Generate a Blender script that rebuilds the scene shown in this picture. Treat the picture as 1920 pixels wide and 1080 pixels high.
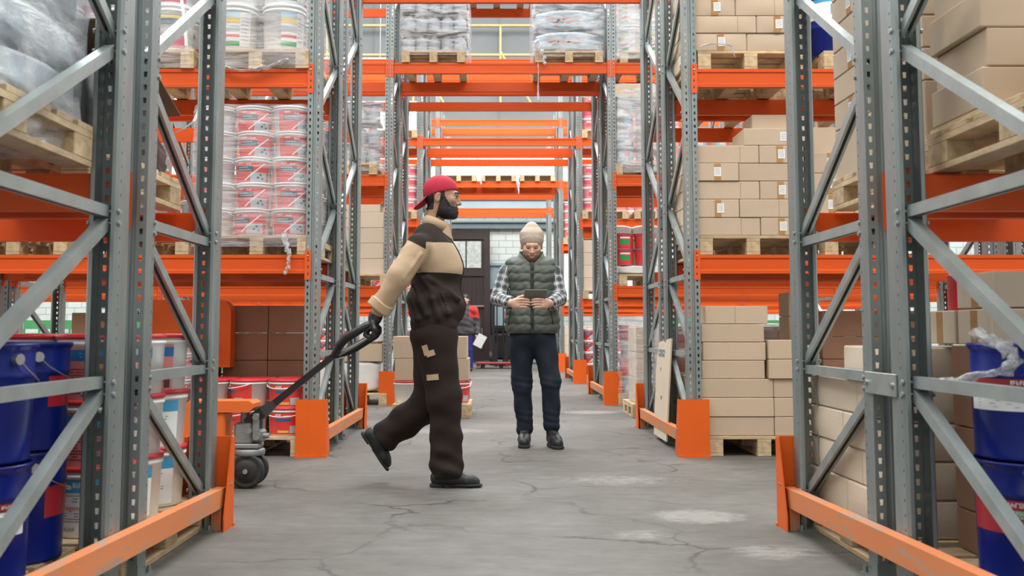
import bpy, bmesh, math, random
import numpy as np
from mathutils import Vector, Matrix, Euler

for o in list(bpy.data.objects):
    bpy.data.objects.remove(o)
SC = bpy.context.scene
COL = SC.collection
R = math.radians
random.seed(7)

# ------------------------------------------------------------ camera, world, lights, exposure
cam_data = bpy.data.cameras.new('camera')
cam = bpy.data.objects.new('camera', cam_data)
COL.objects.link(cam)
cam.location = (-0.036, 0.0, 0.91)
cam.rotation_euler = (R(90 + 4.62), 0, 0)
cam_data.sensor_width = 36.0
cam_data.lens = 35.0
cam_data.shift_x = 0.01406
cam_data.shift_y = -0.03646
cam_data.clip_start = 0.05
cam_data.dof.use_dof = True
cam_data.dof.focus_distance = 6.8
cam_data.dof.aperture_fstop = 4.0
SC.camera = cam

world = bpy.data.worlds.new('world')
SC.world = world
world.use_nodes = True
wn = world.node_tree
wn.nodes['Background'].inputs['Color'].default_value = (0.93, 0.97, 1.0, 1)
wn.nodes['Background'].inputs['Strength'].default_value = 1.6

def area_light(name, loc, size, size_y, power, rot=(0, 0, 0), color=(1, 1, 1)):
    d = bpy.data.lights.new(name, 'AREA')
    d.shape = 'RECTANGLE'
    d.size = size
    d.size_y = size_y
    d.energy = power
    d.color = color
    o = bpy.data.objects.new(name, d)
    COL.objects.link(o)
    o.location = loc
    o.rotation_euler = rot
    return o
# glazed roof lights near and far, and a frontal fill
area_light('skylight_near', (0, 1.2, 10.6), 18, 4.5, 1500, color=(1, .985, .96))
area_light('fill_behind_camera', (0, -6.6, 5.2), 22, 5.0, 110, rot=(R(82), 0, 0), color=(1, .98, .95))  # added fill for camera-facing sides; no opening in the wall here
area_light('skylight_far', (0, 18.0, 12.5), 22, 14.0, 5200, color=(.97, 1, 1))

SC.view_settings.view_transform = 'Standard'
SC.view_settings.look = 'None'
SC.view_settings.gamma = 1.0
SC.view_settings.use_curve_mapping = False
SC.view_settings.exposure = 0.6

# ------------------------------------------------------------ naming helpers
def tag(o, label=None, cat=None, group=None, kind=None):
    if label: o['label'] = label
    if cat: o['category'] = cat
    if group: o['group'] = group
    if kind: o['kind'] = kind
    return o

def thing(name, label, cat, loc=(0, 0, 0), rz=0.0, group=None):
    o = bpy.data.objects.new(name, None)
    COL.objects.link(o)
    o.location = loc
    o.rotation_euler = (0, 0, rz)
    o.empty_display_size = 0.1
    return tag(o, label, cat, group, 'thing')

def obj(name, mesh, parent=None, loc=(0, 0, 0), rot=(0, 0, 0)):
    o = bpy.data.objects.new(name, mesh)
    COL.objects.link(o)
    o.location = loc
    o.rotation_euler = rot
    if parent is not None:
        o.parent = parent
    return o

def dup(root, loc, rz=None, label=None, group=None):
    r = root.copy()
    COL.objects.link(r)
    r.location = loc
    if rz is not None: r.rotation_euler = (0, 0, rz)
    if label: r['label'] = label
    if group: r['group'] = group
    for ch in root.children:
        c = ch.copy(); COL.objects.link(c); c.parent = r
        for g in ch.children:
            d = g.copy(); COL.objects.link(d); d.parent = c
    return r

# ------------------------------------------------------------ mesh helpers
class MB:
    """collects faces, then links them as one mesh"""
    def __init__(self):
        self.v = []; self.f = []; self.m = []; self.s = []
    def add(self, vs, fs, mi=0, smooth=False):
        b = len(self.v)
        self.v.extend([tuple(x) for x in vs])
        for f in fs:
            self.f.append([b + i for i in f]); self.m.append(mi); self.s.append(smooth)
        return self
    def box(self, x0, x1, y0, y1, z0, z1, mi=0, mat=None, bev=0.0):
        if bev <= 0:
            vs = [(x, y, z) for z in (z0, z1) for y in (y0, y1) for x in (x0, x1)]
            fs = [(0, 2, 3, 1), (4, 5, 7, 6), (0, 1, 5, 4), (1, 3, 7, 5), (3, 2, 6, 7), (2, 0, 4, 6)]
        else:
            bm = bmesh.new()
            bmesh.ops.create_cube(bm, size=1)
            for v in bm.verts:
                v.co = Vector(((x0 + x1) / 2 + v.co.x * (x1 - x0), (y0 + y1) / 2 + v.co.y * (y1 - y0), (z0 + z1) / 2 + v.co.z * (z1 - z0)))
            bmesh.ops.bevel(bm, geom=list(bm.edges), offset=bev, segments=1, affect='EDGES', profile=.5)
            bm.verts.index_update()
            vs = [v.co.copy() for v in bm.verts]; fs = [[v.index for v in f.verts] for f in bm.faces]
            bm.free()
        if mat is not None: vs = [mat @ Vector(p) for p in vs]
        return self.add(vs, fs, mi)
    def tube(self, pts, r, n=8, mi=0, smooth=True, cap=True, radii=None, flat=1.0):
        pts = [Vector(p) for p in pts]
        rings = []
        up = Vector((0, 0, 1))
        prev = None
        for i, p in enumerate(pts):
            d = (pts[min(i + 1, len(pts) - 1)] - pts[max(i - 1, 0)])
            if d.length < 1e-9: d = Vector((0, 0, 1))
            d.normalize()
            if prev is None:
                a = d.cross(up)
                if a.length < 1e-3: a = d.cross(Vector((0, 1, 0)))
            else:
                a = prev - d * prev.dot(d)
                if a.length < 1e-6: a = d.cross(up)
            a.normalize(); prev = a
            b = d.cross(a)
            rr = radii[i] if radii else r
            rings.append([p + a * (math.cos(2 * math.pi * k / n) * rr) + b * (math.sin(2 * math.pi * k / n) * rr * flat) for k in range(n)])
        vs = [q for rg in rings for q in rg]
        fs = []
        for i in range(len(pts) - 1):
            for k in range(n):
                fs.append((i * n + k, i * n + (k + 1) % n, (i + 1) * n + (k + 1) % n, (i + 1) * n + k))
        self.add(vs, fs, mi, smooth)
        if cap:
            self.add(rings[0], [tuple(range(n - 1, -1, -1))], mi)
            self.add(rings[-1], [tuple(range(n))], mi)
        return self
    def lathe(self, prof, n=32, mi=0, smooth=True, cx=0, cy=0, a0=0.0, a1=2 * math.pi):
        full = abs(a1 - a0 - 2 * math.pi) < 1e-6
        m = n if full else n + 1
        vs = []
        for (r, z) in prof:
            for k in range(m):
                a = a0 + (a1 - a0) * k / n
                vs.append((cx + r * math.cos(a), cy + r * math.sin(a), z))
        fs = []
        for i in range(len(prof) - 1):
            for k in range(n):
                k2 = (k + 1) % m
                fs.append((i * m + k, i * m + k2, (i + 1) * m + k2, (i + 1) * m + k))
        return self.add(vs, fs, mi, smooth)
    def prism(self, poly, axis, a, b, mi=0, mat=None):
        """closed polygon (two coords) swept along axis 'x','y' or 'z' from a to b"""
        def P(u, v, t):
            return {'x': (t, u, v), 'y': (u, t, v), 'z': (u, v, t)}[axis]
        n = len(poly)
        vs = [P(u, v, a) for u, v in poly] + [P(u, v, b) for u, v in poly]
        if mat is not None: vs = [mat @ Vector(p) for p in vs]
        fs = [(i, (i + 1) % n, n + (i + 1) % n, n + i) for i in range(n)]
        fs.append(tuple(range(n - 1, -1, -1))); fs.append(tuple(range(n, 2 * n)))
        return self.add(vs, fs, mi)
    def mesh(self, name, mats, fix=True):
        me = bpy.data.meshes.new(name)
        me.from_pydata(self.v, [], self.f)
        for m in (mats if isinstance(mats, (list, tuple)) else [mats]):
            me.materials.append(m)
        me.polygons.foreach_set('material_index', self.m)
        me.polygons.foreach_set('use_smooth', self.s)
        if fix:
            bm = bmesh.new(); bm.from_mesh(me)
            bmesh.ops.recalc_face_normals(bm, faces=bm.faces)
            bm.to_mesh(me); bm.free()
        me.update()
        return me
    def build(self, name, mats, parent=None, loc=(0, 0, 0), rot=(0, 0, 0), fix=True):
        return obj(name, self.mesh(name, mats, fix), parent, loc, rot)

# ------------------------------------------------------------ materials
def new_mat(name):
    m = bpy.data.materials.new(name)
    m.use_nodes = True
    nt = m.node_tree
    return m, nt, nt.nodes['Principled BSDF']

def N(nt, typ, **kw):
    n = nt.nodes.new(typ)
    for k, v in kw.items():
        if k.startswith('i_'):
            n.inputs[k[2:]].default_value = v
        else:
            setattr(n, k, v)
    return n

def rgba(c): return (c[0], c[1], c[2], 1)

def srgb(r, g, b):
    def f(c):
        c /= 255.0
        return c / 12.92 if c <= .04045 else ((c + .055) / 1.055) ** 2.4
    return (f(r), f(g), f(b))

def plain(name, col, rough=.5, metal=0.0, var=.12, scale=6.0, bump=0.0, bscale=40.0, rnd=0.0, spec=.5, stretch=None):
    """one colour broken up by soft noise; rnd shifts the brightness from object to object"""
    m, nt, p = new_mat(name)
    L = nt.links.new
    tc = N(nt, 'ShaderNodeTexCoord')
    src = tc.outputs['Object']
    if stretch:
        mp = N(nt, 'ShaderNodeMapping'); mp.inputs['Scale'].default_value = stretch
        L(src, mp.inputs['Vector']); src = mp.outputs['Vector']
    nz = N(nt, 'ShaderNodeTexNoise', i_Scale=scale, i_Detail=6.0, i_Roughness=.6)
    L(src, nz.inputs['Vector'])
    mr = N(nt, 'ShaderNodeMapRange'); mr.inputs['From Min'].default_value = .3; mr.inputs['From Max'].default_value = .7
    mr.inputs['To Min'].default_value = 1 - var; mr.inputs['To Max'].default_value = 1 + var
    L(nz.outputs['Fac'], mr.inputs['Value'])
    fac = mr.outputs['Result']
    if rnd:
        oi = N(nt, 'ShaderNodeObjectInfo')
        m2 = N(nt, 'ShaderNodeMapRange'); m2.inputs['To Min'].default_value = 1 - rnd; m2.inputs['To Max'].default_value = 1 + rnd
        L(oi.outputs['Random'], m2.inputs['Value'])
        mu = N(nt, 'ShaderNodeMath', operation='MULTIPLY')
        L(fac, mu.inputs[0]); L(m2.outputs['Result'], mu.inputs[1]); fac = mu.outputs[0]
    vm = N(nt, 'ShaderNodeVectorMath', operation='SCALE')
    vm.inputs[0].default_value = col
    L(fac, vm.inputs['Scale'])
    L(vm.outputs['Vector'], p.inputs['Base Color'])
    p.inputs['Roughness'].default_value = rough
    p.inputs['Metallic'].default_value = metal
    p.inputs['Specular IOR Level'].default_value = spec
    if bump:
        n2 = N(nt, 'ShaderNodeTexNoise', i_Scale=bscale, i_Detail=4.0)
        L(src, n2.inputs['Vector'])
        bp = N(nt, 'ShaderNodeBump', i_Strength=bump, i_Distance=.01)
        L(n2.outputs['Fac'], bp.inputs['Height']); L(bp.outputs['Normal'], p.inputs['Normal'])
    return m

def scuffed(name, col, wear, rough=.4, amount=.55, scale=7.0, stretch=(1, 1, 1), rnd=0.06):
    """paint with worn patches of a second colour"""
    m, nt, p = new_mat(name)
    L = nt.links.new
    tc = N(nt, 'ShaderNodeTexCoord')
    mp = N(nt, 'ShaderNodeMapping'); mp.inputs['Scale'].default_value = stretch
    L(tc.outputs['Object'], mp.inputs['Vector'])
    oi = N(nt, 'ShaderNodeObjectInfo')
    ad = N(nt, 'ShaderNodeVectorMath', operation='ADD')
    sc = N(nt, 'ShaderNodeVectorMath', operation='SCALE'); sc.inputs[0].default_value = (37, 91, 13)
    L(oi.outputs['Random'], sc.inputs['Scale'])
    L(mp.outputs['Vector'], ad.inputs[0]); L(sc.outputs['Vector'], ad.inputs[1])
    n1 = N(nt, 'ShaderNodeTexNoise', i_Scale=scale, i_Detail=8.0, i_Roughness=.65)
    L(ad.outputs['Vector'], n1.inputs['Vector'])
    r1 = N(nt, 'ShaderNodeValToRGB')
    r1.color_ramp.elements[0].position = amount; r1.color_ramp.elements[1].position = min(1, amount + .12)
    L(n1.outputs['Fac'], r1.inputs['Fac'])
    n2 = N(nt, 'ShaderNodeTexNoise', i_Scale=2.5, i_Detail=3.0)
    L(ad.outputs['Vector'], n2.inputs['Vector'])
    mr = N(nt, 'ShaderNodeMapRange'); mr.inputs['To Min'].default_value = .82; mr.inputs['To Max'].default_value = 1.18
    L(n2.outputs['Fac'], mr.inputs['Value'])
    vm = N(nt, 'ShaderNodeVectorMath', operation='SCALE'); vm.inputs[0].default_value = col
    L(mr.outputs['Result'], vm.inputs['Scale'])
    mx = N(nt, 'ShaderNodeMix', data_type='RGBA')
    L(r1.outputs['Color'], mx.inputs['Factor']); L(vm.outputs['Vector'], mx.inputs['A'])
    mx.inputs['B'].default_value = rgba(wear)
    L(mx.outputs['Result'], p.inputs['Base Color'])
    p.inputs['Roughness'].default_value = rough
    p.inputs['Specular IOR Level'].default_value = .3
    return m

M = {}
M['galv'] = plain('galvanised_steel', (.25, .285, .28), rough=.42, metal=.55, var=.16, scale=9, bump=.05, bscale=30, stretch=(1, 1, .25))
M['galv_brace'] = plain('galvanised_brace_steel', (.33, .375, .37), rough=.4, metal=.55, var=.15, scale=8)
M['orange'] = scuffed('orange_beam_paint', (.62, .078, .006), (.55, .16, .055), rough=.46, amount=.66, scale=5, stretch=(.35, 3, 3))
M['orange_guard'] = scuffed('orange_guard_paint', (.68, .105, .008), (.5, .20, .08), rough=.5, amount=.66, scale=6)
M['orange_rail'] = scuffed('worn_orange_rail_paint', (.60, .20, .075), (.34, .25, .19), rough=.6, amount=.52, scale=9, stretch=(1, .35, 1.5))
M['red_connector'] = plain('orange_connector_paint', (.66, .085, .008), rough=.4, var=.08)
M['wood'] = plain('pallet_wood', (.50, .37, .22), rough=.8, var=.28, scale=9, bump=.2, bscale=30, rnd=.18, stretch=(1, 1, 3))
M['wood_block'] = plain('pallet_block_wood', (.46, .34, .20), rough=.85, var=.3, scale=18, bump=.35, bscale=60, rnd=.15)
M['wood_grey'] = plain('weathered_wood', (.28, .20, .13), rough=.85, var=.3, scale=9, bump=.2, rnd=.15)
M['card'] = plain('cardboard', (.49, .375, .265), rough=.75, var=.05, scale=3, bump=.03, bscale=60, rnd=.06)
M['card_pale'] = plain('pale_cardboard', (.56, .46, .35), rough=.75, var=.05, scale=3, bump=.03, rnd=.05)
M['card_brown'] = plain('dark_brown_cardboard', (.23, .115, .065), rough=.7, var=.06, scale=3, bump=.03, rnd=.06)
M['card_edge'] = plain('cardboard_seam', (.20, .13, .08), rough=.8, var=.05)
M['tape'] = plain('brown_packing_tape', (.38, .19, .055), rough=.22, var=.12, scale=20)
M['paper'] = plain('white_paper', (.78, .80, .80), rough=.6, var=.03)
M['ink'] = plain('grey_ink', (.22, .22, .24), rough=.6, var=.05)
M['black'] = plain('black_plastic', (.012, .012, .013), rough=.4, var=.1)
M['rubber'] = plain('black_rubber', (.02, .019, .018), rough=.6, var=.2, scale=20)
M['steel'] = plain('grey_cast_metal', (.26, .27, .27), rough=.5, metal=.4, var=.2, scale=15)
M['bolt'] = plain('zinc_bolt', (.5, .5, .48), rough=.3, metal=.9, var=.1)
M['white'] = plain('white_plastic', (.80, .80, .79), rough=.32, var=.03, scale=3)
M['white_dirty'] = plain('off_white_plastic', (.66, .62, .58), rough=.4, var=.06, scale=3)
M['red'] = plain('red_plastic', (.62, .03, .04), rough=.3, var=.08)
M['pink'] = plain('pink_label', (.66, .23, .22), rough=.4, var=.06)
M['blue'] = plain('blue_steel', (.004, .014, .17), rough=.3, var=.15, scale=2, spec=.35)
M['blue_label'] = plain('blue_label', (.02, .16, .42), rough=.4, var=.06)
M['cyan_label'] = plain('light_blue_label', (.06, .33, .58), rough=.4, var=.05)
M['green'] = plain('green_plastic', (.03, .30, .09), rough=.4, var=.08)
M['yellow'] = plain('yellow_paint', (.42, .33, .14), rough=.5, var=.08)
M['teal_label'] = plain('dark_teal_label', (.03, .09, .13), rough=.4, var=.05)
M['grey_label'] = plain('grey_label', (.42, .43, .44), rough=.4, var=.05)
M['dark_red'] = plain('dark_red_label', (.28, .025, .025), rough=.4, var=.06)
M['wire'] = plain('wire_handle_steel', (.4, .4, .4), rough=.3, metal=.8, var=.05)
M['strap'] = plain('white_strapping_tape', (.72, .75, .74), rough=.35, var=.05)
M['black_film'] = plain('black_film', (.015, .017, .018), rough=.35, var=.3, scale=4, bump=.4, bscale=12)

def film_mat(name, tint=(.86, .88, .90), cover=.28, streak=(6, 6, 22), rough=.18, bump=.9, bs=2.0, emp=.5):
    """stretch film: mostly clear, with white wrinkle streaks"""
    m, nt, p = new_mat(name)
    L = nt.links.new
    out = [n for n in nt.nodes if n.type == 'OUTPUT_MATERIAL'][0]
    tc = N(nt, 'ShaderNodeTexCoord')
    mp = N(nt, 'ShaderNodeMapping'); mp.inputs['Scale'].default_value = streak
    mp.inputs['Rotation'].default_value = (.12, .2, .1)
    L(tc.outputs['Object'], mp.inputs['Vector'])
    nz = N(nt, 'ShaderNodeTexNoise', i_Scale=bs, i_Detail=7.0, i_Roughness=.62, i_Distortion=.8)
    L(mp.outputs['Vector'], nz.inputs['Vector'])
    bp = N(nt, 'ShaderNodeBump', i_Strength=bump, i_Distance=.03)
    L(nz.outputs['Fac'], bp.inputs['Height'])
    p.inputs['Base Color'].default_value = rgba(tint)
    p.inputs['Roughness'].default_value = rough
    p.inputs['Specular IOR Level'].default_value = .9
    L(bp.outputs['Normal'], p.inputs['Normal'])
    tr = N(nt, 'ShaderNodeBsdfTransparent'); tr.inputs['Color'].default_value = (.97, .98, .99, 1)
    rp = N(nt, 'ShaderNodeMapRange'); rp.inputs['From Min'].default_value = .38; rp.inputs['From Max'].default_value = .72
    rp.inputs['To Min'].default_value = cover * .45; rp.inputs['To Max'].default_value = min(1, cover + emp)
    L(nz.outputs['Fac'], rp.inputs['Value'])
    mx = N(nt, 'ShaderNodeMixShader')
    L(rp.outputs['Result'], mx.inputs['Fac']); L(tr.outputs['BSDF'], mx.inputs[1]); L(p.outputs['BSDF'], mx.inputs[2])
    L(mx.outputs['Shader'], out.inputs['Surface'])
    return m
M['film'] = film_mat('stretch_film', cover=.15, streak=(1.4, 1.4, 15), emp=.32, bump=.4)
M['film_dense'] = film_mat('dense_stretch_film', cover=.30, emp=.4, streak=(2.0, 2.0, 7), bump=.7, bs=1.4)
M['film_clear'] = film_mat('clear_stretch_film', cover=.14, emp=.45, streak=(2, 2, 10), bump=.6)
M['film_loose'] = film_mat('loose_film', cover=.35, streak=(10, 10, 10), emp=.6, bs=3)

ORD = ['nearest', 'second', 'third', 'fourth', 'fifth', 'sixth']
LEV = ['floor', 'first shelf', 'second shelf', 'third shelf', 'top shelf']

# view test used only to leave out what lies wholly outside the photograph
def in_view(x0, x1, y0, y1, z0, z1, margin=0.06):
    t = R(4.62)
    us = []; vs = []
    for x in (x0, x1):
        for y in (y0, y1):
            for z in (z0, z1):
                zc = y * math.cos(t) + (z - .91) * math.sin(t)
                zc = max(zc, .3)
                yc = -y * math.sin(t) + (z - .91) * math.cos(t)
                us.append((933 + 1867 * (x + .036) / zc) / 1920); vs.append((470 - 1867 * yc / zc) / 1080)
    return max(us) > -margin and min(us) < 1 + margin and max(vs) > -margin and min(vs) < 1 + margin

# ============================================================ THE ROOM
def concrete():
    m, nt, p = new_mat('worn_concrete')
    L = nt.links.new
    tc = N(nt, 'ShaderNodeTexCoord')
    P = tc.outputs['Object']
    n1 = N(nt, 'ShaderNodeTexNoise', i_Scale=.8, i_Detail=9.0, i_Roughness=.68); L(P, n1.inputs['Vector'])
    r1 = N(nt, 'ShaderNodeValToRGB')
    r1.color_ramp.elements[0].position = .3; r1.color_ramp.elements[0].color = rgba((.080, .074, .062))
    r1.color_ramp.elements[1].position = .72; r1.color_ramp.elements[1].color = rgba((.150, .147, .131))
    L(n1.outputs['Fac'], r1.inputs['Fac'])
    # fine speckle, stretched across the tunnel
    mp = N(nt, 'ShaderNodeMapping'); mp.inputs['Scale'].default_value = (1.0, 2.2, 1)
    L(P, mp.inputs['Vector'])
    n2 = N(nt, 'ShaderNodeTexNoise', i_Scale=5.5, i_Detail=10.0, i_Roughness=.7); L(mp.outputs['Vector'], n2.inputs['Vector'])
    r2 = N(nt, 'ShaderNodeMapRange'); r2.inputs['From Min'].default_value = .3; r2.inputs['From Max'].default_value = .7
    r2.inputs['To Min'].default_value = .76; r2.inputs['To Max'].default_value = 1.20
    L(n2.outputs['Fac'], r2.inputs['Value'])
    v1 = N(nt, 'ShaderNodeVectorMath', operation='SCALE'); L(r1.outputs['Color'], v1.inputs[0]); L(r2.outputs['Result'], v1.inputs['Scale'])
    # cracks
    nd = N(nt, 'ShaderNodeTexNoise', i_Scale=2.5, i_Detail=6.0); L(P, nd.inputs['Vector'])
    vd = N(nt, 'ShaderNodeVectorMath', operation='SCALE'); vd.inputs['Scale'].default_value = .5; L(nd.outputs['Color'], vd.inputs[0])
    va = N(nt, 'ShaderNodeVectorMath', operation='ADD'); L(P, va.inputs[0]); L(vd.outputs['Vector'], va.inputs[1])
    vo = N(nt, 'ShaderNodeTexVoronoi', feature='DISTANCE_TO_EDGE', i_Scale=.85); L(va.outputs['Vector'], vo.inputs['Vector'])
    rc = N(nt, 'ShaderNodeValToRGB'); rc.color_ramp.elements[0].position = .0; rc.color_ramp.elements[0].color = (1, 1, 1, 1)
    rc.color_ramp.elements[1].position = .017; rc.color_ramp.elements[1].color = (0, 0, 0, 1)
    L(vo.outputs['Distance'], rc.inputs['Fac'])
    nm = N(nt, 'ShaderNodeTexNoise', i_Scale=1.3, i_Detail=4.0); L(P, nm.inputs['Vector'])
    rm = N(nt, 'ShaderNodeValToRGB'); rm.color_ramp.elements[0].position = .44; rm.color_ramp.elements[1].position = .58
    L(nm.outputs['Fac'], rm.inputs['Fac'])
    mu = N(nt, 'ShaderNodeMath', operation='MULTIPLY'); L(rc.outputs['Color'], mu.inputs[0]); L(rm.outputs['Color'], mu.inputs[1])
    m1 = N(nt, 'ShaderNodeMix', data_type='RGBA'); m1.inputs['B'].default_value = rgba((.035, .030, .024))
    L(mu.outputs[0], m1.inputs['Factor']); L(v1.outputs['Vector'], m1.inputs['A'])
    # pale spilled-plaster splashes right of the middle of the tunnel
    sx = N(nt, 'ShaderNodeSeparateXYZ'); L(P, sx.inputs[0])
    def bump1(axis, c, w):
        a = N(nt, 'ShaderNodeMath', operation='SUBTRACT'); L(sx.outputs[axis], a.inputs[0]); a.inputs[1].default_value = c
        b = N(nt, 'ShaderNodeMath', operation='DIVIDE'); L(a.outputs[0], b.inputs[0]); b.inputs[1].default_value = w
        d = N(nt, 'ShaderNodeMath', operation='POWER'); L(b.outputs[0], d.inputs[0]); d.inputs[1].default_value = 2
        return d.outputs[0]
    def splash(cx, cy, wx, wy):
        s = N(nt, 'ShaderNodeMath', operation='ADD'); L(bump1('X', cx, wx), s.inputs[0]); L(bump1('Y', cy, wy), s.inputs[1])
        e = N(nt, 'ShaderNodeMapRange'); e.inputs['From Min'].default_value = 1; e.inputs['From Max'].default_value = 0
        L(s.outputs[0], e.inputs['Value'])
        return e.outputs['Result']
    ns = N(nt, 'ShaderNodeTexNoise', i_Scale=13, i_Detail=10.0, i_Roughness=.8); L(mp.outputs['Vector'], ns.inputs['Vector'])
    cur = m1.outputs['Result']
    for (cx, cy, wx, wy, k) in ((.95, 5.0, .42, .35, .52), (1.1, 4.2, .35, .3, .6), (.6, 4.55, .3, .25, .66), (1.0, 11.3, .6, .5, .55), (.7, 6.2, .9, .5, .68), (-.5, 9.2, 1.0, .6, .66)):
        ad = N(nt, 'ShaderNodeMath', operation='MULTIPLY'); L(splash(cx, cy, wx, wy), ad.inputs[0]); L(ns.outputs['Fac'], ad.inputs[1])
        rs = N(nt, 'ShaderNodeMapRange'); rs.inputs['From Min'].default_value = k * .62; rs.inputs['From Max'].default_value = k * .62 + .13
        rs.inputs['To Max'].default_value = .55
        L(ad.outputs[0], rs.inputs['Value'])
        mm = N(nt, 'ShaderNodeMix', data_type='RGBA'); mm.inputs['B'].default_value = rgba((.30, .29, .265))
        L(rs.outputs['Result'], mm.inputs['Factor']); L(cur, mm.inputs['A']); cur = mm.outputs['Result']
    L(cur, p.inputs['Base Color'])
    p.inputs['Roughness'].default_value = .62
    p.inputs['Specular IOR Level'].default_value = .35
    bp = N(nt, 'ShaderNodeBump', i_Strength=.25, i_Distance=.01)
    L(n2.outputs['Fac'], bp.inputs['Height']); L(bp.outputs['Normal'], p.inputs['Normal'])
    return m
M['concrete'] = concrete()

def brick_white():
    m, nt, p = new_mat('white_painted_brick')
    L = nt.links.new
    tc = N(nt, 'ShaderNodeTexCoord')
    sx = N(nt, 'ShaderNodeSeparateXYZ'); L(tc.outputs['Object'], sx.inputs[0])
    cb = N(nt, 'ShaderNodeCombineXYZ'); L(sx.outputs['X'], cb.inputs['X']); L(sx.outputs['Z'], cb.inputs['Y'])
    br = N(nt, 'ShaderNodeTexBrick', i_Scale=1.0)
    br.inputs['Color1'].default_value = rgba((.52, .55, .52)); br.inputs['Color2'].default_value = rgba((.46, .50, .47))
    br.inputs['Mortar'].default_value = rgba((.30, .33, .31))
    br.inputs['Brick Width'].default_value = .42; br.inputs['Row Height'].default_value = .2; br.inputs['Mortar Size'].default_value = .012
    L(cb.outputs['Vector'], br.inputs['Vector'])
    L(br.outputs['Color'], p.inputs['Base Color'])
    bp = N(nt, 'ShaderNodeBump', i_Strength=.5, i_Distance=.02); L(br.outputs['Fac'], bp.inputs['Height']); bp.invert = True
    L(bp.outputs['Normal'], p.inputs['Normal'])
    p.inputs['Roughness'].default_value = .8
    return m
M['brick'] = brick_white()
M['wall_grey'] = plain('grey_wall_panel', (.135, .142, .143), rough=.7, var=.06, scale=.6)
M['wall_side'] = plain('pale_side_wall', (.62, .63, .62), rough=.8, var=.06, scale=.5)
M['pale_blue'] = plain('pale_blue_paint', (.25, .33, .37), rough=.6, var=.05, scale=2)
M['teal_grey'] = plain('teal_grey_paint', (.10, .14, .15), rough=.5, var=.06)
M['door_brown'] = plain('dark_brown_door_wood', (.022, .013, .012), rough=.5, var=.2, scale=4, stretch=(8, 1, .6))
M['glass_frosted'] = plain('frosted_window_glass', (.42, .46, .42), rough=.25, var=.3, scale=9)

def struct(name, mb, mats, parent=None, **kw):
    o = mb.build(name, mats, parent, **kw)
    o['kind'] = 'structure'
    return o

WY = 29.6
f = MB(); f.add([(-18, -7, 0), (18, -7, 0), (18, WY + .3, 0), (-18, WY + .3, 0)], [(0, 1, 2, 3)])
struct('floor', f, M['concrete'])
w = MB(); w.box(-18, 18, WY, WY + .3, 0, 6.2); struct('wall_back', w, M['brick'])
w = MB(); w.box(-18, 18, WY, WY + .3, 6.2, 14)
for k in range(-9, 10):
    w.box(k * 1.9 - .015, k * 1.9 + .015, WY - .02, WY, 6.2, 14)
struct('wall_upper', w, M['wall_grey'])
w = MB(); w.box(-18.3, -18, -7, WY, 0, 11); struct('wall_left', w, M['wall_side'])
w = MB(); w.box(18, 18.3, -7, WY, 0, 11); struct('wall_right', w, M['wall_side'])
w = MB(); w.box(-18, 18, -7.3, -7, 0, 11); struct('wall_front', w, M['wall_side'])
w = MB(); w.box(-6, 6, WY - .12, WY, 4.42, 4.8); w.box(-6, 6, WY - .16, WY - .02, 4.80, 4.84); w.box(-6, 6, WY - .16, WY - .02, 4.38, 4.42)
struct('trim_1', w, M['pale_blue'])
w = MB(); w.box(-6, 6, WY - .16, WY, 3.95, 4.12); w.box(-6, 6, WY - .22, WY, 4.12, 4.16)
struct('trim_2', w, M['teal_grey'])
w = MB(); w.box(-.25, 1.75, WY - .06, WY, 0, 2.85); w.box(-.25, 1.75, WY - .12, WY, 2.85, 2.93)
for k in range(9): w.box(-.2 + k * .22, -.18 + k * .22, WY - .075, WY - .06, 0, 2.85)
struct('door_2', w, M['pale_blue'])
# dark plank gate with a glazed top light
DY = WY - .45
w = MB(); w.box(-1.72, -.26, DY, DY + .08, .05, 3.85)
for x0, x1, z0, z1 in ((-1.72, -1.52, .05, 3.85), (-.44, -.26, .05, 3.85), (-1.72, -.26, 3.6, 3.85), (-1.72, -.26, 2.52, 2.68), (-1.72, -.26, .05, .3)):
    w.box(x0, x1, DY - (.05 if x1 - x0 < .3 else .044), DY, z0, z1)
for k in range(9): w.box(-1.51 + k * .12, -1.50 + k * .12, DY - .012, DY, .3, 2.52)
d1 = struct('door_1', w, M['door_brown'])
w = MB(); w.box(-1.44, -.98, DY - .02, DY, 2.76, 3.54); w.box(-.94, -.52, DY - .02, DY, 2.76, 3.54); w.build('pane', M['glass_frosted'], d1)
w = MB(); w.box(-1.3, -.44, DY - .08, DY - .05, 1.62, 1.66); w.box(-.50, -.48, DY - .09, DY - .05, .4, 1.0); w.build('bar', M['bolt'], d1)
w = MB(); w.box(-18, 18, -7, 4.0, 11, 11.2); struct('near_roof_shade', w, M['wall_side'])  # partial slab added out of view to dim the near end
# yellow pipe lattice on the upper back wall
w = MB()
for z in (9.15, 10.05): w.tube([(-12, WY - .35, z), (12, WY - .35, z)], .045, 6)
for k in range(-4, 5): 
    w.tube([(k * 2.6 + .05, WY - .35, 7.6), (k * 2.6 + .05, WY - .35, 10.05)], .04, 6)
    w.tube([(k * 2.6 + .05, WY - .35, 9.25), (k * 2.6 + .95, WY - .35, 7.7)], .04, 6)
    w.tube([(k * 2.6 + .05, WY - .35, 9.9), (k * 2.6 + .05, WY - .022, 9.9)], .03, 6)
tag(w.build('pipe_truss', M['yellow']), 'yellow pipe lattice on the grey upper wall above the far racks', 'pipework')

# ============================================================ PALLET RACKS
FR = [2.53, 7.33, 12.40, 17.35, 22.45, 27.40]       # front face of every rack
HW = 1.355                                          # half width of the tunnel
BAY = 2.81
LZ = [0, 1.472, 2.87, 4.305, 5.73]
PH = 6.3

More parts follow.
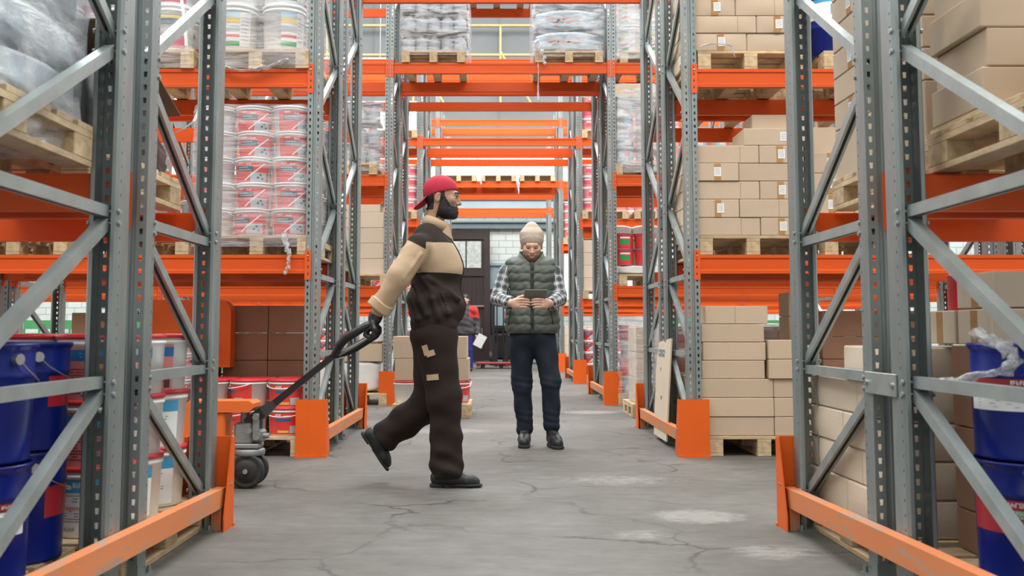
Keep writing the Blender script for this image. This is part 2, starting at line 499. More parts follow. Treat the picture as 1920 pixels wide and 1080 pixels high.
def post_mesh():
    """perforated upright, web towards -Y at y=0, open towards +Y"""
    mb = MB()
    def strip(p0, p1, slot, n=126, pitch=.05, hw=.0, hh=.0):
        # vertical strip between plan points p0,p1 with one column of holes of width fraction slot
        p0 = Vector((p0[0], p0[1], 0)); p1 = Vector((p1[0], p1[1], 0))
        L_ = (p1 - p0).length
        a = .5 - hw / L_ / 2; b = .5 + hw / L_ / 2
        def pt(u, z): q = p0.lerp(p1, u); return (q.x, q.y, z)
        for i in range(n):
            z0 = i * pitch; z1 = z0 + pitch; zb = z0 + (pitch - hh) / 2; zt = zb + hh
            a2, b2 = a + .12 * (b - a), b - .12 * (b - a)
            vs = [pt(0, z0), pt(1, z0), pt(1, z1), pt(0, z1), pt(a2, zb), pt(b2, zb), pt(b, zt), pt(a, zt)]
            mb.add(vs, [(0, 1, 5, 4), (1, 2, 6, 5), (2, 3, 7, 6), (3, 0, 4, 7)])
    def plainstrip(p0, p1):
        mb.add([(p0[0], p0[1], 0), (p1[0], p1[1], 0), (p1[0], p1[1], PH), (p0[0], p0[1], PH)], [(0, 1, 2, 3)])
    strip((-.050, 0), (-.011, 0), 1, hw=.014, hh=.022)
    plainstrip((-.011, 0), (-.007, .009)); plainstrip((-.007, .009), (.007, .009)); plainstrip((.007, .009), (.011, 0))
    strip((.011, 0), (.050, 0), 1, hw=.014, hh=.022)
    for s in (-1, 1):
        plainstrip((s * .050, 0), (s * .050, .062))
        strip((s * .050, .062), (s * .050, .088), 1, hw=.007, hh=.010)
        plainstrip((s * .050, .088), (s * .042, .1)); plainstrip((s * .042, .1), (s * .030, .1))
    me = mb.mesh('post', M['galv'], fix=False)
    bm = bmesh.new(); bm.from_mesh(me)
    bmesh.ops.remove_doubles(bm, verts=bm.verts, dist=1e-5)
    bmesh.ops.recalc_face_normals(bm, faces=bm.faces)
    bm.to_mesh(me); bm.free()
    return me
POST = post_mesh()
def solid(me, t):
    o = bpy.data.objects.new('tmp', me); COL.objects.link(o)
    md = o.modifiers.new('s', 'SOLIDIFY'); md.thickness = t; md.offset = 0
    dg = bpy.context.evaluated_depsgraph_get()
    r = bpy.data.meshes.new_from_object(o.evaluated_get(dg))
    bpy.data.objects.remove(o)
    return r
POST_SOLID = solid(POST, .0025); POST_SOLID.name = 'post'

def foot_mesh():
    mb = MB(); mb.box(-.07, .07, -.03, .13, 0, .008)
    for x in (-.055, .055): mb.tube([(x, .115, .008), (x, .115, .03)], .009, 6)
    mb.box(-.055, .055, -.005, -.002, .008, .06)
    return mb.mesh('foot_plate', M['galv'])
FOOT = foot_mesh()

def brace_mesh(y0, z0, y1, z1):
    """C channel from (0,y0,z0) to (0,y1,z1), open side down/towards the tunnel"""
    mb = MB()
    d = Vector((0, y1 - y0, z1 - z0)); L_ = d.length; d.normalize()
    n = Vector((1, 0, 0)); t = d.cross(n)
    if t.z < 0: t = -t
    o = Vector((0, y0, z0))
    w, h, k = .019, .020, .003
    prof = [(-w, h), (w, h), (w, -h), (w - .012, -h), (w - .012, -h + k), (w - k, -h + k), (w - k, h - k), (-w + k, h - k), (-w + k, -h + k), (-w + .012, -h + k), (-w + .012, -h), (-w, -h)]
    n_ = len(prof)
    vs = [o + n * a + t * b for a, b in prof] + [o + d * L_ + n * a + t * b for a, b in prof]
    fs = [(i, (i + 1) % n_, n_ + (i + 1) % n_, n_ + i) for i in range(n_)]
    mb.add(vs, fs)
    for c0 in (o + d * .012, o + d * (L_ - .012)):
        mb.tube([c0 - n * .052, c0 + n * .052], .005, 6)
        mb.tube([c0 - n * .058, c0 - n * .050], .010, 6); mb.tube([c0 + n * .050, c0 + n * .058], .010, 6)
    return mb.mesh('brace', M['galv_brace'])
DEP = 1.01
# frame local: outer post web at y=0 facing -Y, mid post web at y=DEP facing +Y
O_, M_ = .075, DEP - .075
BR = [(O_, .175, M_, .70), (O_, .735, M_, .735), (O_, .765, M_, 1.29), (O_, 1.325, M_, 1.325), (O_, 1.36, M_, 1.90), (M_, 1.96, O_, 2.50), (O_, 2.55, M_, 3.09), (M_, 3.14, O_, 3.68), (O_, 3.73, M_, 4.27), (M_, 4.32, O_, 4.86), (O_, 4.91, M_, 5.45), (O_, 5.75, M_, 5.75)]
BR_ME = [brace_mesh(*b) for b in BR]
def make_frame(label):
    t = thing('upright_frame', label, 'rack upright')
    for ry, y in ((0, 0), (math.pi, DEP)):
        p = obj('post', POST_SOLID, t, (0, y, .008), (0, 0, ry))
        obj('foot_plate', FOOT, t, (0, y, 0), (0, 0, ry))
    for m in BR_ME: obj('brace', m, t)
    return t
proto_frame = None
def place_frame(x, y, flip, label):
    global proto_frame
    if proto_frame is None:
        proto_frame = make_frame(label); t = proto_frame
        t.location = (x, y, 0); t.rotation_euler = (0, 0, math.pi if flip else 0); t['group'] = 'rack upright frames'
        return t
    return dup(proto_frame, (x, y, 0), math.pi if flip else 0, label, 'rack upright frames')
SIDE = {-3: 'third left of tunnel', -2: 'second left of tunnel', -1: 'first left of tunnel', 1: 'first right of tunnel', 2: 'second right of tunnel', 3: 'third right of tunnel'}
def fx(k):                       # x of upright number k (…,-2,-1,1,2,…)
    return math.copysign(HW + .05 + BAY * (abs(k) - 1), k)
NB = [2, 2, 3, 3, 3, 3]
for r, y0 in enumerate(FR):
    for k in [q for q in range(-NB[r], NB[r] + 1) if q]:
        for half in (0, 1):
            if r == 5 and half: continue
            ya = y0 if half == 0 else y0 + 1.19
            x = fx(k)
            if not in_view(x - .05, x + .05, ya, ya + DEP, 0, PH, .02): continue
            lab = 'grey perforated upright frame, %s, %s half of %s rack' % (SIDE[k], ('front', 'rear')[half], ORD[r])
            # the 'outer' posts face the aisles, so the rear frame is turned round
            if half == 0:
                fr = place_frame(x, ya - (.12 if r == 0 else 0), False, lab)
                fr.scale = (1, 1.118 if r == 0 else 1, 1)
            else: place_frame(x, ya + DEP, True, lab).scale = (1, 1, 1)

# ---- crossbars
BL = BAY - .10
def bar_mesh():
    mb = MB()
    # profile (y, z): face towards -Y
    h = .138
    prof = [(0, 0), (0, .024), (.007, .030), (.007, .106), (0, .114), (0, h), (.014, h), (.014, h - .012), (.05, h - .012), (.05, 0)]
    mb.prism([(y, z - h) for y, z in prof], 'x', -BL / 2, BL / 2)
    return mb.mesh('bar', M['orange'])
def conn_mesh():
    mb = MB()
    # plate on the post web plus return along the post side; x=0 is the post edge, bar lies at +x
    mb.box(-.042, .003, -.006, -.002, -.185, .035)
    mb.box(0, .004, -.006, .05, -.185, .035)
    for k in range(4):
        z = .02 - k * .05
        mb.box(-.026, -.017, -.0072, -.006, z - .018, z - .006, 1)
        mb.box(-.024, -.019, -.0072, -.006, z - .001, z + .004, 1)
    mb.tube([(-.021, -.014, -.005), (-.021, -.002, -.005)], .007, 6, 2)
    return mb.mesh('end_connector', [M['red_connector'], M['black'], M['bolt']])
BAR = bar_mesh(); CONN = conn_mesh()
def conn_mirror():
    me = CONN.copy()
    for v in me.vertices: v.co.x = -v.co.x
    me.flip_normals(); me.name = 'end_connector'
    return me
CONN_M = conn_mirror()
def make_bar(label):
    t = thing('rack_crossbar', label, 'rack crossbar')
    obj('bar', BAR, t)
    obj('end_connector', CONN, t, (-BL / 2, 0, 0)); obj('end_connector', CONN_M, t, (BL / 2, 0, 0))
    return t
proto_bar = None
FACE = ['front edge of the front half', 'inner edge of the front half', 'inner edge of the rear half', 'rear edge of the rear half']
BAYN = {0: 'over the tunnel', -1: 'first bay left', 1: 'first bay right', -2: 'second bay left', 2: 'second bay right'}
LEVB = ['', 'first shelf', 'second shelf', 'third shelf', 'top shelf']
def bar_at(r, lv, fc, b):
    global proto_bar
    y = FR[r] + (0, DEP, 1.19, 2.20)[fc]
    x = b * BAY
    if r == 0 and lv > 1: return
    if r == 5 and fc > 1: return
    if not in_view(x - BL / 2, x + BL / 2, y - .01, y + .01, LZ[lv] - .20, LZ[lv], 0.0): return
    zz = LZ[lv] - (.062 if r == 1 and lv == 3 else 0)
    lab = 'orange crossbar, %s, %s, %s rack, %s' % (LEVB[lv], FACE[fc].replace(' of the ', ' of '), ORD[r], BAYN[b])
    rz = 0 if fc in (0, 2) else math.pi
    if proto_bar is None:
        proto_bar = make_bar(lab); t = proto_bar; t.location = (x, y, zz); t.rotation_euler = (0, 0, rz); t['group'] = 'orange rack crossbars'
    else:
        t = dup(proto_bar, (x, y, zz), rz, lab, 'orange rack crossbars')
    return t
for r in range(6):
    for lv in (1, 2, 3, 4):
        for fc in range(4):
            for b in (-2, -1, 0, 1, 2):
                if abs(b) > NB[r] - 1: continue
                if b == 0 and lv < 3: continue
                if lv == 4 and r == 5: continue
                bar_at(r, lv, fc, b)

# ---- column guards and floor rails
def guard_mesh():
    """folded plate; face towards -Y at y=0, wings run back to +Y"""
    mb = MB()
    W = .112; H_ = .415; t = .006
    # slightly creased face
    vs = [(-W, 0, 0), (0, -.008, 0), (W, 0, 0), (-W, 0, H_), (0, -.008, H_), (W, 0, H_)]
    back = [(x, y + t, z) for x, y, z in vs]
    mb.add(vs + back, [(0, 1, 4, 3), (1, 2, 5, 4), (6, 9, 10, 7), (7, 10, 11, 8), (3, 4, 10, 9), (4, 5, 11, 10), (0, 6, 7, 1), (1, 7, 8, 2)])
    for s in (-1, 1):
        poly = [(0, 0), (.16, 0), (.16, .06), (.045, H_), (0, H_)]
        a, b = s * W, s * (W - t)
        mb.prism(poly, 'x', min(a, b), max(a, b))
        for y, z in ((.07, .2), (.04, .2)):
            mb.tube([(s * (W - .008), y, z), (s * (W + .003), y, z)], .006, 6, 1)
    mb.box(-W - .005, W + .005, -.012, .01, 0, .012)
    for x in (-.07, .07): mb.tube([(x, -.004, .012), (x, -.004, .022)], .008, 6, 1)
    return mb.mesh('post_guard', [M['orange_guard'], M['bolt']])
GUARD = guard_mesh()
def rail_mesh(L_, tilt):
    mb = MB()
    a, b = -.025, .025
    z0, z1 = .10, .185
    vs = []
    for y, dz in ((0, tilt), (L_, 0)):
        vs += [(a, y, z0 + dz), (b, y, z0 + dz), (b, y, z1 + dz), (a, y, z1 + dz)]
    k = .006
    ins = []
    for y, dz in ((0, tilt), (L_, 0)):
        ins += [(a + k, y, z0 + dz + k), (b - k, y, z0 + dz + k), (b - k, y, z1 + dz - k), (a + k, y, z1 + dz - k)]
    mb.add(vs, [(0, 1, 5, 4), (1, 2, 6, 5), (2, 3, 7, 6), (3, 0, 4, 7)])
    for e in (0, 4):
        for i in range(4):
            j = (i + 1) % 4
            mb.add([vs[e + i], vs[e + j], ins[e + j], ins[e + i]], [(0, 1, 2, 3)])
    for e, y in ((0, .03), (4, L_ - .03)):
        q = [(p[0], y, p[2]) for p in ins[e:e + 4]]
        mb.add(q, [(0, 1, 2, 3)], 1)
    for y in (.06, L_ - .06):
        mb.box(a + .002, b - .002, y - .03, y + .03, 0, z0 + .02 + tilt * (1 - y / L_))
    return mb.mesh('floor_rail', [M['orange_rail'], M['black']])
RAIL = rail_mesh(2.18, 0.0); RAIL0 = rail_mesh(2.18, .055)
for r, y0 in enumerate(FR[:6]):
    for s in (-1, 1):
        if r == 5: continue
        sd = 'left' if s < 0 else 'right'
        for e in (0, 1):
            if r == 0 and e == 0: continue
            y = y0 - .035 if e == 0 else y0 + 2.235
            x = s * (HW + .035)
            if not in_view(x - .12, x + .12, y, y + .1, 0, .4, 0): continue
            g = obj('post_guard', GUARD, None, (x, y, 0), (0, 0, 0 if e == 0 else math.pi))
            tag(g, 'orange steel guard at the %s foot of the %s rack, %s of tunnel' % (('front', 'rear')[e], ORD[r], sd), 'post guard', 'orange post guards', 'thing')
        g = obj('floor_rail', RAIL0 if r == 0 else RAIL, None, (s * (HW - .03), y0 + .02, 0))
        tag(g, 'worn orange floor rail along the %s rack foot, %s side of tunnel' % (ORD[r], sd), 'floor rail', 'orange floor rails', 'thing')
# white row spacers bolted between the two halves
mb = MB(); mb.box(-.004, .004, -.145, .145, -.04, .04, bev=.002)
for y in (-.12, .12):
    for s in (-1, 1): mb.tube([(s * .004, y, .0), (s * .012, y, 0)], .011, 6, 1)
SPC = mb.mesh('row_spacer', [M['galv_brace'], M['bolt']])
for r in range(4):
    for s in (-1, 1):
        if r == 0 and s < 0: continue
        o = obj('row_spacer', SPC, None, (s * (HW - .006), FR[r] + 1.10, .72))
        tag(o, 'small pale spacer plate joining both halves of the %s rack, %s of tunnel' % (ORD[r], 'left' if s < 0 else 'right'), 'spacer plate', 'row spacers', 'thing')

# ============================================================ GOODS: builders
NTH = ['bottom', 'second', 'third', 'fourth', 'fifth', 'sixth', 'seventh', 'eighth']
LABELS = set()
def uniq(l):
    if l in LABELS: print('DUPLICATE LABEL', l)
    LABELS.add(l)
    return l

# ---- pallets (0.8 x 1.2, 0.144 high); local origin at the middle of the foot
def pallet_meshes(w, d, nb=5):
    top = MB()
    bw = w / nb
    # top boards run along the depth when d>w is False; boards run across x here
    n = 7
    bd = d / (n + .35 * (n - 1)) 
    for i in range(n):
        y = -d / 2 + i * (d - bd) / (n - 1)
        top.box(-w / 2, w / 2, y, y + bd, .122, .144, bev=.002)
    for x in (-w / 2 + .05, 0, w / 2 - .05):
        top.box(x - .05, x + .05, -d / 2, d / 2, .100, .122)
    T = top.mesh('top_deck', M['wood'])
    b = MB()
    for x in (-w / 2 + .05, 0, w / 2 - .05):
        b.box(x - .05, x + .05, -d / 2, d / 2, 0, .022, bev=.002)
    B = b.mesh('bottom_board', M['wood'])
    k = MB(); k.box(-.05, .05, -.0725, .0725, .022, .100, bev=.003)
    K = k.mesh('block', M['wood_block'])
    return T, B, K
PAL = {}
def pallet(label, x, y, z, w=.8, d=1.1, rz=0, detail=True, group='wooden pallets'):
    key = (w, d)
    if key not in PAL: PAL[key] = pallet_meshes(w, d)
    T, B, K = PAL[key]
    t = thing('wooden_pallet', uniq(label), 'pallet', (x, y, z + .001), rz, group)
    obj('top_deck', T, t); obj('bottom_boards', B, t)
    for bx in (-w / 2 + .05, 0, w / 2 - .05):
        for by in ((-d / 2 + .0725, 0, d / 2 - .0725) if detail else (-d / 2 + .0725, d / 2 - .0725)):
            obj('block', K, t, (bx, by, 0))
    return t

# ---- cartons
CART = {}
def carton_mesh(w, d, h, mat, crease, soft):
    key = (round(w, 3), round(d, 3), round(h, 3), mat, crease, soft)
    if key in CART: return CART[key]
    mb = MB()
    mb.box(-w / 2, w / 2, -d / 2, d / 2, .0015, h - .0015, bev=.006 if soft else .004)
    # closing seam between the top flaps and down both ends
    mb.box(-w / 2 + .006, w / 2 - .006, -.0015, .0015, h - .002, h - .0012, 1)
    if crease:
        cx = -w / 2 + crease * w
        mb.box(cx - .0012, cx + .0012, -d / 2 - .0006, -d / 2 + .002, .006, h - .006, 1)
    if soft:
        # slightly bulged faces
        me0 = mb
        vs = []
        bm = bmesh.new()
        me = mb.mesh('carton', [M[mat], M['card_edge']])
        bm.from_mesh(me)
        bmesh.ops.subdivide_edges(bm, edges=[e for e in bm.edges if e.calc_length() > .05], cuts=5, use_grid_fill=True)
        for v in bm.verts:
            u, q, s = v.co.x / (w / 2), v.co.y / (d / 2), (v.co.z - h / 2) / (h / 2)
            b = (1 - min(1, u * u)) ; c = (1 - min(1, q * q)); e = (1 - min(1, s * s))
            if abs(q) > .97: v.co.y += math.copysign(.007 * b * e, q)
            if abs(u) > .97: v.co.x += math.copysign(.007 * c * e, u)
        bm.to_mesh(me); bm.free()
        for p in me.polygons: p.use_smooth = False
    else:
        me = mb.mesh('carton', [M[mat], M['card_edge']])
    CART[key] = me
    return me
DECAL = {}
def decal(kind, w, h):
    """thin tape strip or paper sticker lying on a face turned towards -Y"""
    key = (kind, round(w, 3), round(h, 3))
    if key in DECAL: return DECAL[key]
    mb = MB()
    if kind == 'tape':
        mb.box(-w / 2, w / 2, -.0009, 0, 0, h)
        me = mb.mesh('tape', M['tape'])
    else:
        mb.box(-w / 2, w / 2, -.0008, 0, -h / 2, h / 2)
        rr = random.Random(len(DECAL))
        for i in range(6):
            z = h * .36 - i * h * .135
            x0 = -w * .4
            while x0 < w * .38:
                x1 = min(w * .4, x0 + w * rr.uniform(.06, .22))
                mb.box(x0, x1, -.0012, -.0008, z - h * .028, z + h * .028, 1)
                x0 = x1 + w * .05
        me = mb.mesh('sticker', [M['paper'], M['ink']])
    DECAL[key] = me
    return me
def carton(label, x, y, z, w, d, h, mat='card', tape=None, sticker=None, crease=None, rz=0, group='brown cartons', side='front', soft=False, label_cat='box'):
    """x,y = middle of the foot; tape/sticker: fraction across the face they lie on"""
    me = carton_mesh(w, d, h, mat, crease, soft)
    o = obj('carton', me, None, (x, y, z), (0, 0, rz))
    tag(o, uniq(label), label_cat, group, 'thing')
    if side == 'front': fw, off, r_ = w, d / 2, 0
    else: fw, off, r_ = d, w / 2, -math.pi / 2 if side == 'left' else math.pi / 2
    bulge = .0075 if soft else 0
    def put(kind, me2, u, zz, eps):
        p = Matrix.Rotation(r_, 4, 'Z') @ Vector((-fw / 2 + u * fw, -off - eps - bulge, zz))
        c = obj(kind, me2, o, p, (0, 0, r_))
        return c
    if tape is not None: put('tape', decal('tape', .05, h - .01), tape, .005, .0002)
    if sticker is not None: put('sticker', decal('sticker', .052, min(.07, h * .5)), sticker, h * .52, .0014)
    return o

def carton_block(where, x0, y0, z0, layers, nd, dep, mat='card', desc='brown carton', group=None, vis='left', soft=False, jit=.006, seed=0, depth_fill='side', names=None):
    """layers: list (bottom up) of (height, [(width, tape, sticker, crease), ...]) seen from the front;
    only cartons on the front, on the visible side and in the top layer are laid"""
    rr = random.Random(seed)
    z = z0
    nl = len(layers)
    for li, (h, row) in enumerate(layers):
        n = len(row)
        x = x0
        for ci, (w, tp, st, cr) in enumerate(row):
            for di in range(nd):
                d = dep / nd
                on_side = (ci == 0 and vis == 'left') or (ci == n - 1 and vis == 'right')
                if di > 0 and not on_side: continue
                j = rr.uniform(-jit, jit); j2 = rr.uniform(-jit, jit)
                dn = '' if di == 0 else ', row %d back' % (di + 1)
                ds = desc
                if di == 0 and st is not None: ds += ' with sticker'
                elif di == 0 and tp is not None: ds += ' with tape'
                lab = '%s, %s layer, column %d%s, %s' % (ds, NTH[li], ci + 1, dn, where)
                if di == 0:
                    carton(lab, x + w / 2, y0 + d / 2 + j2, z, w - .004, d - .004, h, mat, tp, st, cr, group=group or 'cartons on %s' % where, soft=soft)
                else:
                    k = (li + di) % 2
                    carton(lab, x + w / 2 + j * .5, y0 + (di + .5) * d, z, w - .004, d - .004, h, mat, .5 if k else None, .5 if k else None, group=group or 'cartons on %s' % where,
                           side='left' if vis == 'left' else 'right', soft=soft)
            x += w
        z += h
    return z

# ---- tubs, pails and drums
def curved(mb, r0, r1, z0, z1, a0, a1, off, mi, n=10, bend=None):
    """patch lying on a cone; angles in radians, -pi/2 faces the camera"""
    vs = []; fs = []
    for j, (r, z) in enumerate(((r0, z0), (r1, z1))):
        for k in range(n + 1):
            a = a0 + (a1 - a0) * k / n
            vs.append(((r + off) * math.cos(a), (r + off) * math.sin(a), z))
    for k in range(n):
        fs.append((k, k + 1, n + 1 + k + 1, n + 1 + k))
    mb.add(vs, fs, mi, True)
TXT = {}
def text_geo(s, bold=False):
    if s in TXT: return TXT[s]
    cu = bpy.data.curves.new('txt', 'FONT'); cu.body = s; cu.size = 1.0; cu.align_x = 'CENTER'; cu.align_y = 'CENTER'
    if bold: cu.offset = .02
    cu.resolution_u = 2
    o = bpy.data.objects.new('txt', cu); COL.objects.link(o)
    dg = bpy.context.evaluated_depsgraph_get()
    me = bpy.data.meshes.new_from_object(o.evaluated_get(dg))
    g = ([v.co.copy() for v in me.vertices], [tuple(p.vertices) for p in me.polygons])
    bpy.data.objects.remove(o); bpy.data.curves.remove(cu); bpy.data.meshes.remove(me)
    TXT[s] = g
    return g
def curved_text(mb, s, size, r_of_z, zc, ac, off, mi, bold=True, slant=0.0):
    vs, fs = text_geo(s, bold)
    out = []
    for v in vs:
        z = zc + v.y * size
        r = r_of_z(z) + off
        a = ac + (v.x + slant * v.y) * size / r
        out.append((r * math.cos(a), r * math.sin(a), z))
    mb.add(out, fs, mi)


def word(mb, rz, n, size, zc, a0, off, mi, seed=0):
    """a row of small letter-like strokes: print too small to read"""
    rr = random.Random(seed)
    r = rz(zc)
    a = a0
    def bar(u0, u1, v0, v1):
        curved(mb, rz(zc + v0 * size), rz(zc + v1 * size), zc + v0 * size, zc + v1 * size, a + u0 * size / r, a + u1 * size / r, off, mi, 1)
    for i in range(n):
        w = rr.choice((.45, .55, .62))
        bar(0, .16, -.5, .5)
        if rr.random() < .7: bar(w - .16, w, -.5, rr.choice((.5, .2)))
        for v in rr.sample((-.5, -.08, .34), rr.choice((1, 2))): bar(0, w, v, v + .16)
        a += (w + .14) * size / r

class Kind:
    pass
def tub_kind(name, r, h, lid_mat, body_mat, mats, paint, taper=.90, seg=32, handle=True, handle_front=False):
    """plastic tub: body, lid, label, handle"""
    k = Kind(); k.name = name; k.r = r; k.h = h
    rb = r * taper
    def rz(z): return rb + (r * .975 - rb) * min(1, z / (h * .9))
    k.rz = rz
    b = MB()
    b.lathe([(0, 0), (rb - .006, 0), (rb, .006), (rz(h * .84), h * .84), (rz(h * .84) + .006, h * .845), (rz(h * .9) + .006, h * .885), (rz(h * .9), h * .89), (rz(h * .95), h * .95)], seg)
    k.body = b.mesh('body', M[body_mat])
    l = MB()
    l.lathe([(r * .985, h * .925), (r + .003, h * .925), (r + .004, h * .985), (r - .004, h), (r - .016, h), (r - .020, h - .008), (0, h - .008)], seg)
    k.lid = l.mesh('lid', M[lid_mat])
    lb = MB()
    paint(lb, rz, h)
    k.label = lb.mesh('label', [M[m] for m in mats], fix=False) if lb.v else None
    k.handle = None
    if handle:
        hm = MB()
        z0 = h * .86
        if handle_front:
            a0, a1 = -math.pi / 2 - 1.5, -math.pi / 2 + 1.5
        else:
            a0, a1 = .35, math.pi - .1
        pts = []
        for i in range(17):
            a = a0 + (a1 - a0) * i / 16
            sag = math.sin(math.pi * i / 16) ** .8
            pts.append(((rz(z0) + .014) * math.cos(a), (rz(z0) + .014) * math.sin(a), z0 - sag * h * .18))
        hm.tube(pts, .004, 6)
        k.handle = hm.mesh('handle', M['white'] if body_mat != 'white_dirty' else M['white_dirty'])
    return k
def tub(k, label, x, y, z, rz=0, group=None, name=None, cat='bucket', parts=True):
    t = thing(name or k.name, uniq(label), cat, (x, y, z), rz, group)
    obj('body', k.body, t); obj('lid', k.lid, t)
    if k.label and parts: obj('label', k.label, t)
    if k.handle and parts: obj('handle', k.handle, t)
    return t

F_ = -math.pi / 2      # the direction that faces the camera
def lines(mb, rz, a0, a1, z0, z1, n, mi, off=.0022, seed=0, th=.35):
    rr = random.Random(seed)
    for i in range(n):
        z = z1 - (z1 - z0) * (i + .5) / n
        e = a0 + (a1 - a0) * rr.uniform(.7, 1)
        hh = (z1 - z0) / n * th / 2
        curved(mb, rz(z), rz(z), z - hh, z + hh, a0, e, off, mi, 4)

def paint_plaster(mb, rz, h):      # white tub, pale print with a blue head
    curved(mb, rz(h * .06), rz(h * .82), h * .06, h * .82, F_ - 1.35, F_ + .55, .0010, 0, 16)
    curved(mb, rz(h * .64), rz(h * .82), h * .64, h * .82, F_ - 1.35, F_ + .55, .0016, 1, 16)
    curved(mb, rz(h * .06), rz(h * .82), h * .06, h * .82, F_ - 1.42, F_ - 1.36, .0018, 1, 3)
    word(mb, rz, 6, h * .07, h * .75, F_ - .55, .0022, 2, 1)
    lines(mb, rz, F_ - 1.15, F_ + .25, h * .50, h * .62, 3, 3, seed=1)
    curved_text(mb, 'Regenera', h * .10, rz, h * .43, F_ - .5, .0022, 4)
    lines(mb, rz, F_ - 1.15, F_ + .25, h * .22, h * .37, 4, 3, seed=2)
    word(mb, rz, 9, h * .055, h * .13, F_ - 1.15, .0022, 5, 2)
def paint_pinkblue(mb, rz, h):
    curved(mb, rz(h * .06), rz(h * .82), h * .06, h * .82, F_ - 1.2, F_ + .5, .0010, 0, 16)
    curved(mb, rz(h * .62), rz(h * .78), h * .62, h * .78, F_ - 1.2, F_ + .5, .0016, 1, 16)
    lines(mb, rz, F_ - 1.0, F_ + .3, h * .65, h * .75, 2, 2, off=.0022, seed=5)
    lines(mb, rz, F_ - 1.0, F_ + .3, h * .14, h * .52, 9, 3, seed=3)
    for i in range(9):
        a = F_ + .22 + i * .022
        curved(mb, rz(h * .1), rz(h * .24), h * .1, h * .24, a, a + (.012 if i % 3 else .018), .0024, 4, 1)
def paint_redtub(mb, rz, h):       # red wrap label, dark block, grey patch and a slanted roller pole
    curved(mb, rz(h * .05), rz(h * .82), h * .05, h * .82, F_ - 1.15, F_ + 1.15, .0010, 0, 24)
    word(mb, rz, 5, h * .06, h * .755, F_ - .75, .0022, 3, 3); word(mb, rz, 5, h * .06, h * .725, F_ - .25, .0022, 3, 4)
    curved(mb, rz(h * .46), rz(h * .66), h * .46, h * .66, F_ - .85, F_ + .15, .0018, 1, 10)
    lines(mb, rz, F_ - .78, F_ + .05, h * .48, h * .64, 2, 2, off=.0024, seed=8, th=.4)
    curved(mb, rz(h * .07), rz(h * .42), h * .07, h * .42, F_ - .02, F_ + .95, .0016, 2, 10)
    n = 8
    vs = []
    for i in range(n + 1):
        t = i / n
        a = F_ - .35 + t * 1.15; z = h * (.12 + .64 * t)
        for da in (-.035, .035):
            vs.append(((rz(z) + .003) * math.cos(a + da), (rz(z) + .003) * math.sin(a + da), z - da * .3 * h))
    mb.add(vs, [(2 * i, 2 * i + 1, 2 * i + 3, 2 * i + 2) for i in range(n)], 3, True)
    for a, z in ((.35, .2), (.62, .16), (.5, .3)):
        curved(mb, rz(h * z), rz(h * (z + .07)), h * z, h * (z + .07), F_ + a, F_ + a + .13, .0026, 1, 3)
def paint_redplain(mb, rz, h):
    curved(mb, rz(h * .05), rz(h * .82), h * .05, h * .82, F_ - .9, F_ + 1.6, .0010, 0, 24)
    curved(mb, rz(h * .52), rz(h * .62), h * .52, h * .62, F_ - .35, F_ + .55, .0018, 1, 10)
    word(mb, rz, 5, h * .07, h * .745, F_ - .35, .0022, 2, 5); word(mb, rz, 5, h * .07, h * .70, F_ + .15, .0022, 2, 6)
    curved(mb, rz(h * .12), rz(h * .2), h * .12, h * .2, F_ - .2, F_ + .45, .0018, 3, 8)
    curved(mb, rz(h * .1), rz(h * .36), h * .1, h * .36, F_ + .5, F_ + 1.1, .0016, 4, 8)
def paint_rainbow(mb, rz, h):
    curved(mb, rz(h * .10), rz(h * .82), h * .10, h * .82, F_ - .05, F_ + 1.3, .0010, 0, 16)
    for a, b, c in ((.70, .82, 1), (.58, .70, 2), (.40, .52, 5), (.28, .34, 3), (.10, .20, 4)):
        curved(mb, rz(h * a), rz(h * b), h * a, h * b, F_ - .05, F_ + .75, .0018, c, 8)
    lines(mb, rz, F_ + .8, F_ + 1.25, h * .2, h * .75, 7, 5, seed=6)
def paint_pinkwhite(mb, rz, h):
    curved(mb, rz(h * .06), rz(h * .34), h * .06, h * .34, F_ - 1.3, F_ + .9, .0010, 0, 16)
    curved(mb, rz(h * .55), rz(h * .68), h * .55, h * .68, F_ - 1.3, F_ + .6, .0014, 1, 16)
    curved(mb, rz(h * .68), rz(h * .75), h * .68, h * .75, F_ - 1.3, F_ + .6, .0016, 2, 16)
    word(mb, rz, 8, h * .06, h * .615, F_ - 1.1, .0022, 0, 7); word(mb, rz, 10, h * .04, h * .48, F_ - 1.1, .0022, 1, 8)
def paint_small(mb, rz, h):
    curved(mb, rz(h * .10), rz(h * .80), h * .10, h * .80, F_ - 1.0, F_ + 1.0, .0010, 0, 12)
    curved(mb, rz(h * .15), rz(h * .45), h * .15, h * .45, F_ - .6, F_ + .3, .0016, 1, 8)
    curved(mb, rz(h * .5), rz(h * .72), h * .5, h * .72, F_ - .2, F_ + .5, .0016, 2, 8)
def paint_redgreen(mb, rz, h):
    curved(mb, rz(h * .10), rz(h * .82), h * .10, h * .82, F_ - 1.3, F_ + 1.3, .0010, 0, 16)
    curved(mb, rz(h * .30), rz(h * .62), h * .30, h * .62, F_ - .5, F_ + .6, .0016, 1, 10)
    curved(mb, rz(h * .66), rz(h * .76), h * .66, h * .76, F_ - .4, F_ + .6, .0018, 2, 8)
M['lemon'] = plain('yellow_label', (.66, .46, .07), rough=.4, var=.05)
M['sky'] = plain('sky_blue_label', (.30, .48, .58), rough=.4, var=.05)
M['pale_label'] = plain('pale_printed_label', (.70, .66, .64), rough=.4, var=.04)
M['bright_red'] = plain('bright_red_label', (.66, .045, .035), rough=.35, var=.08)
M['deep_pink'] = plain('deep_pink_label', (.58, .10, .15), rough=.4, var=.06)
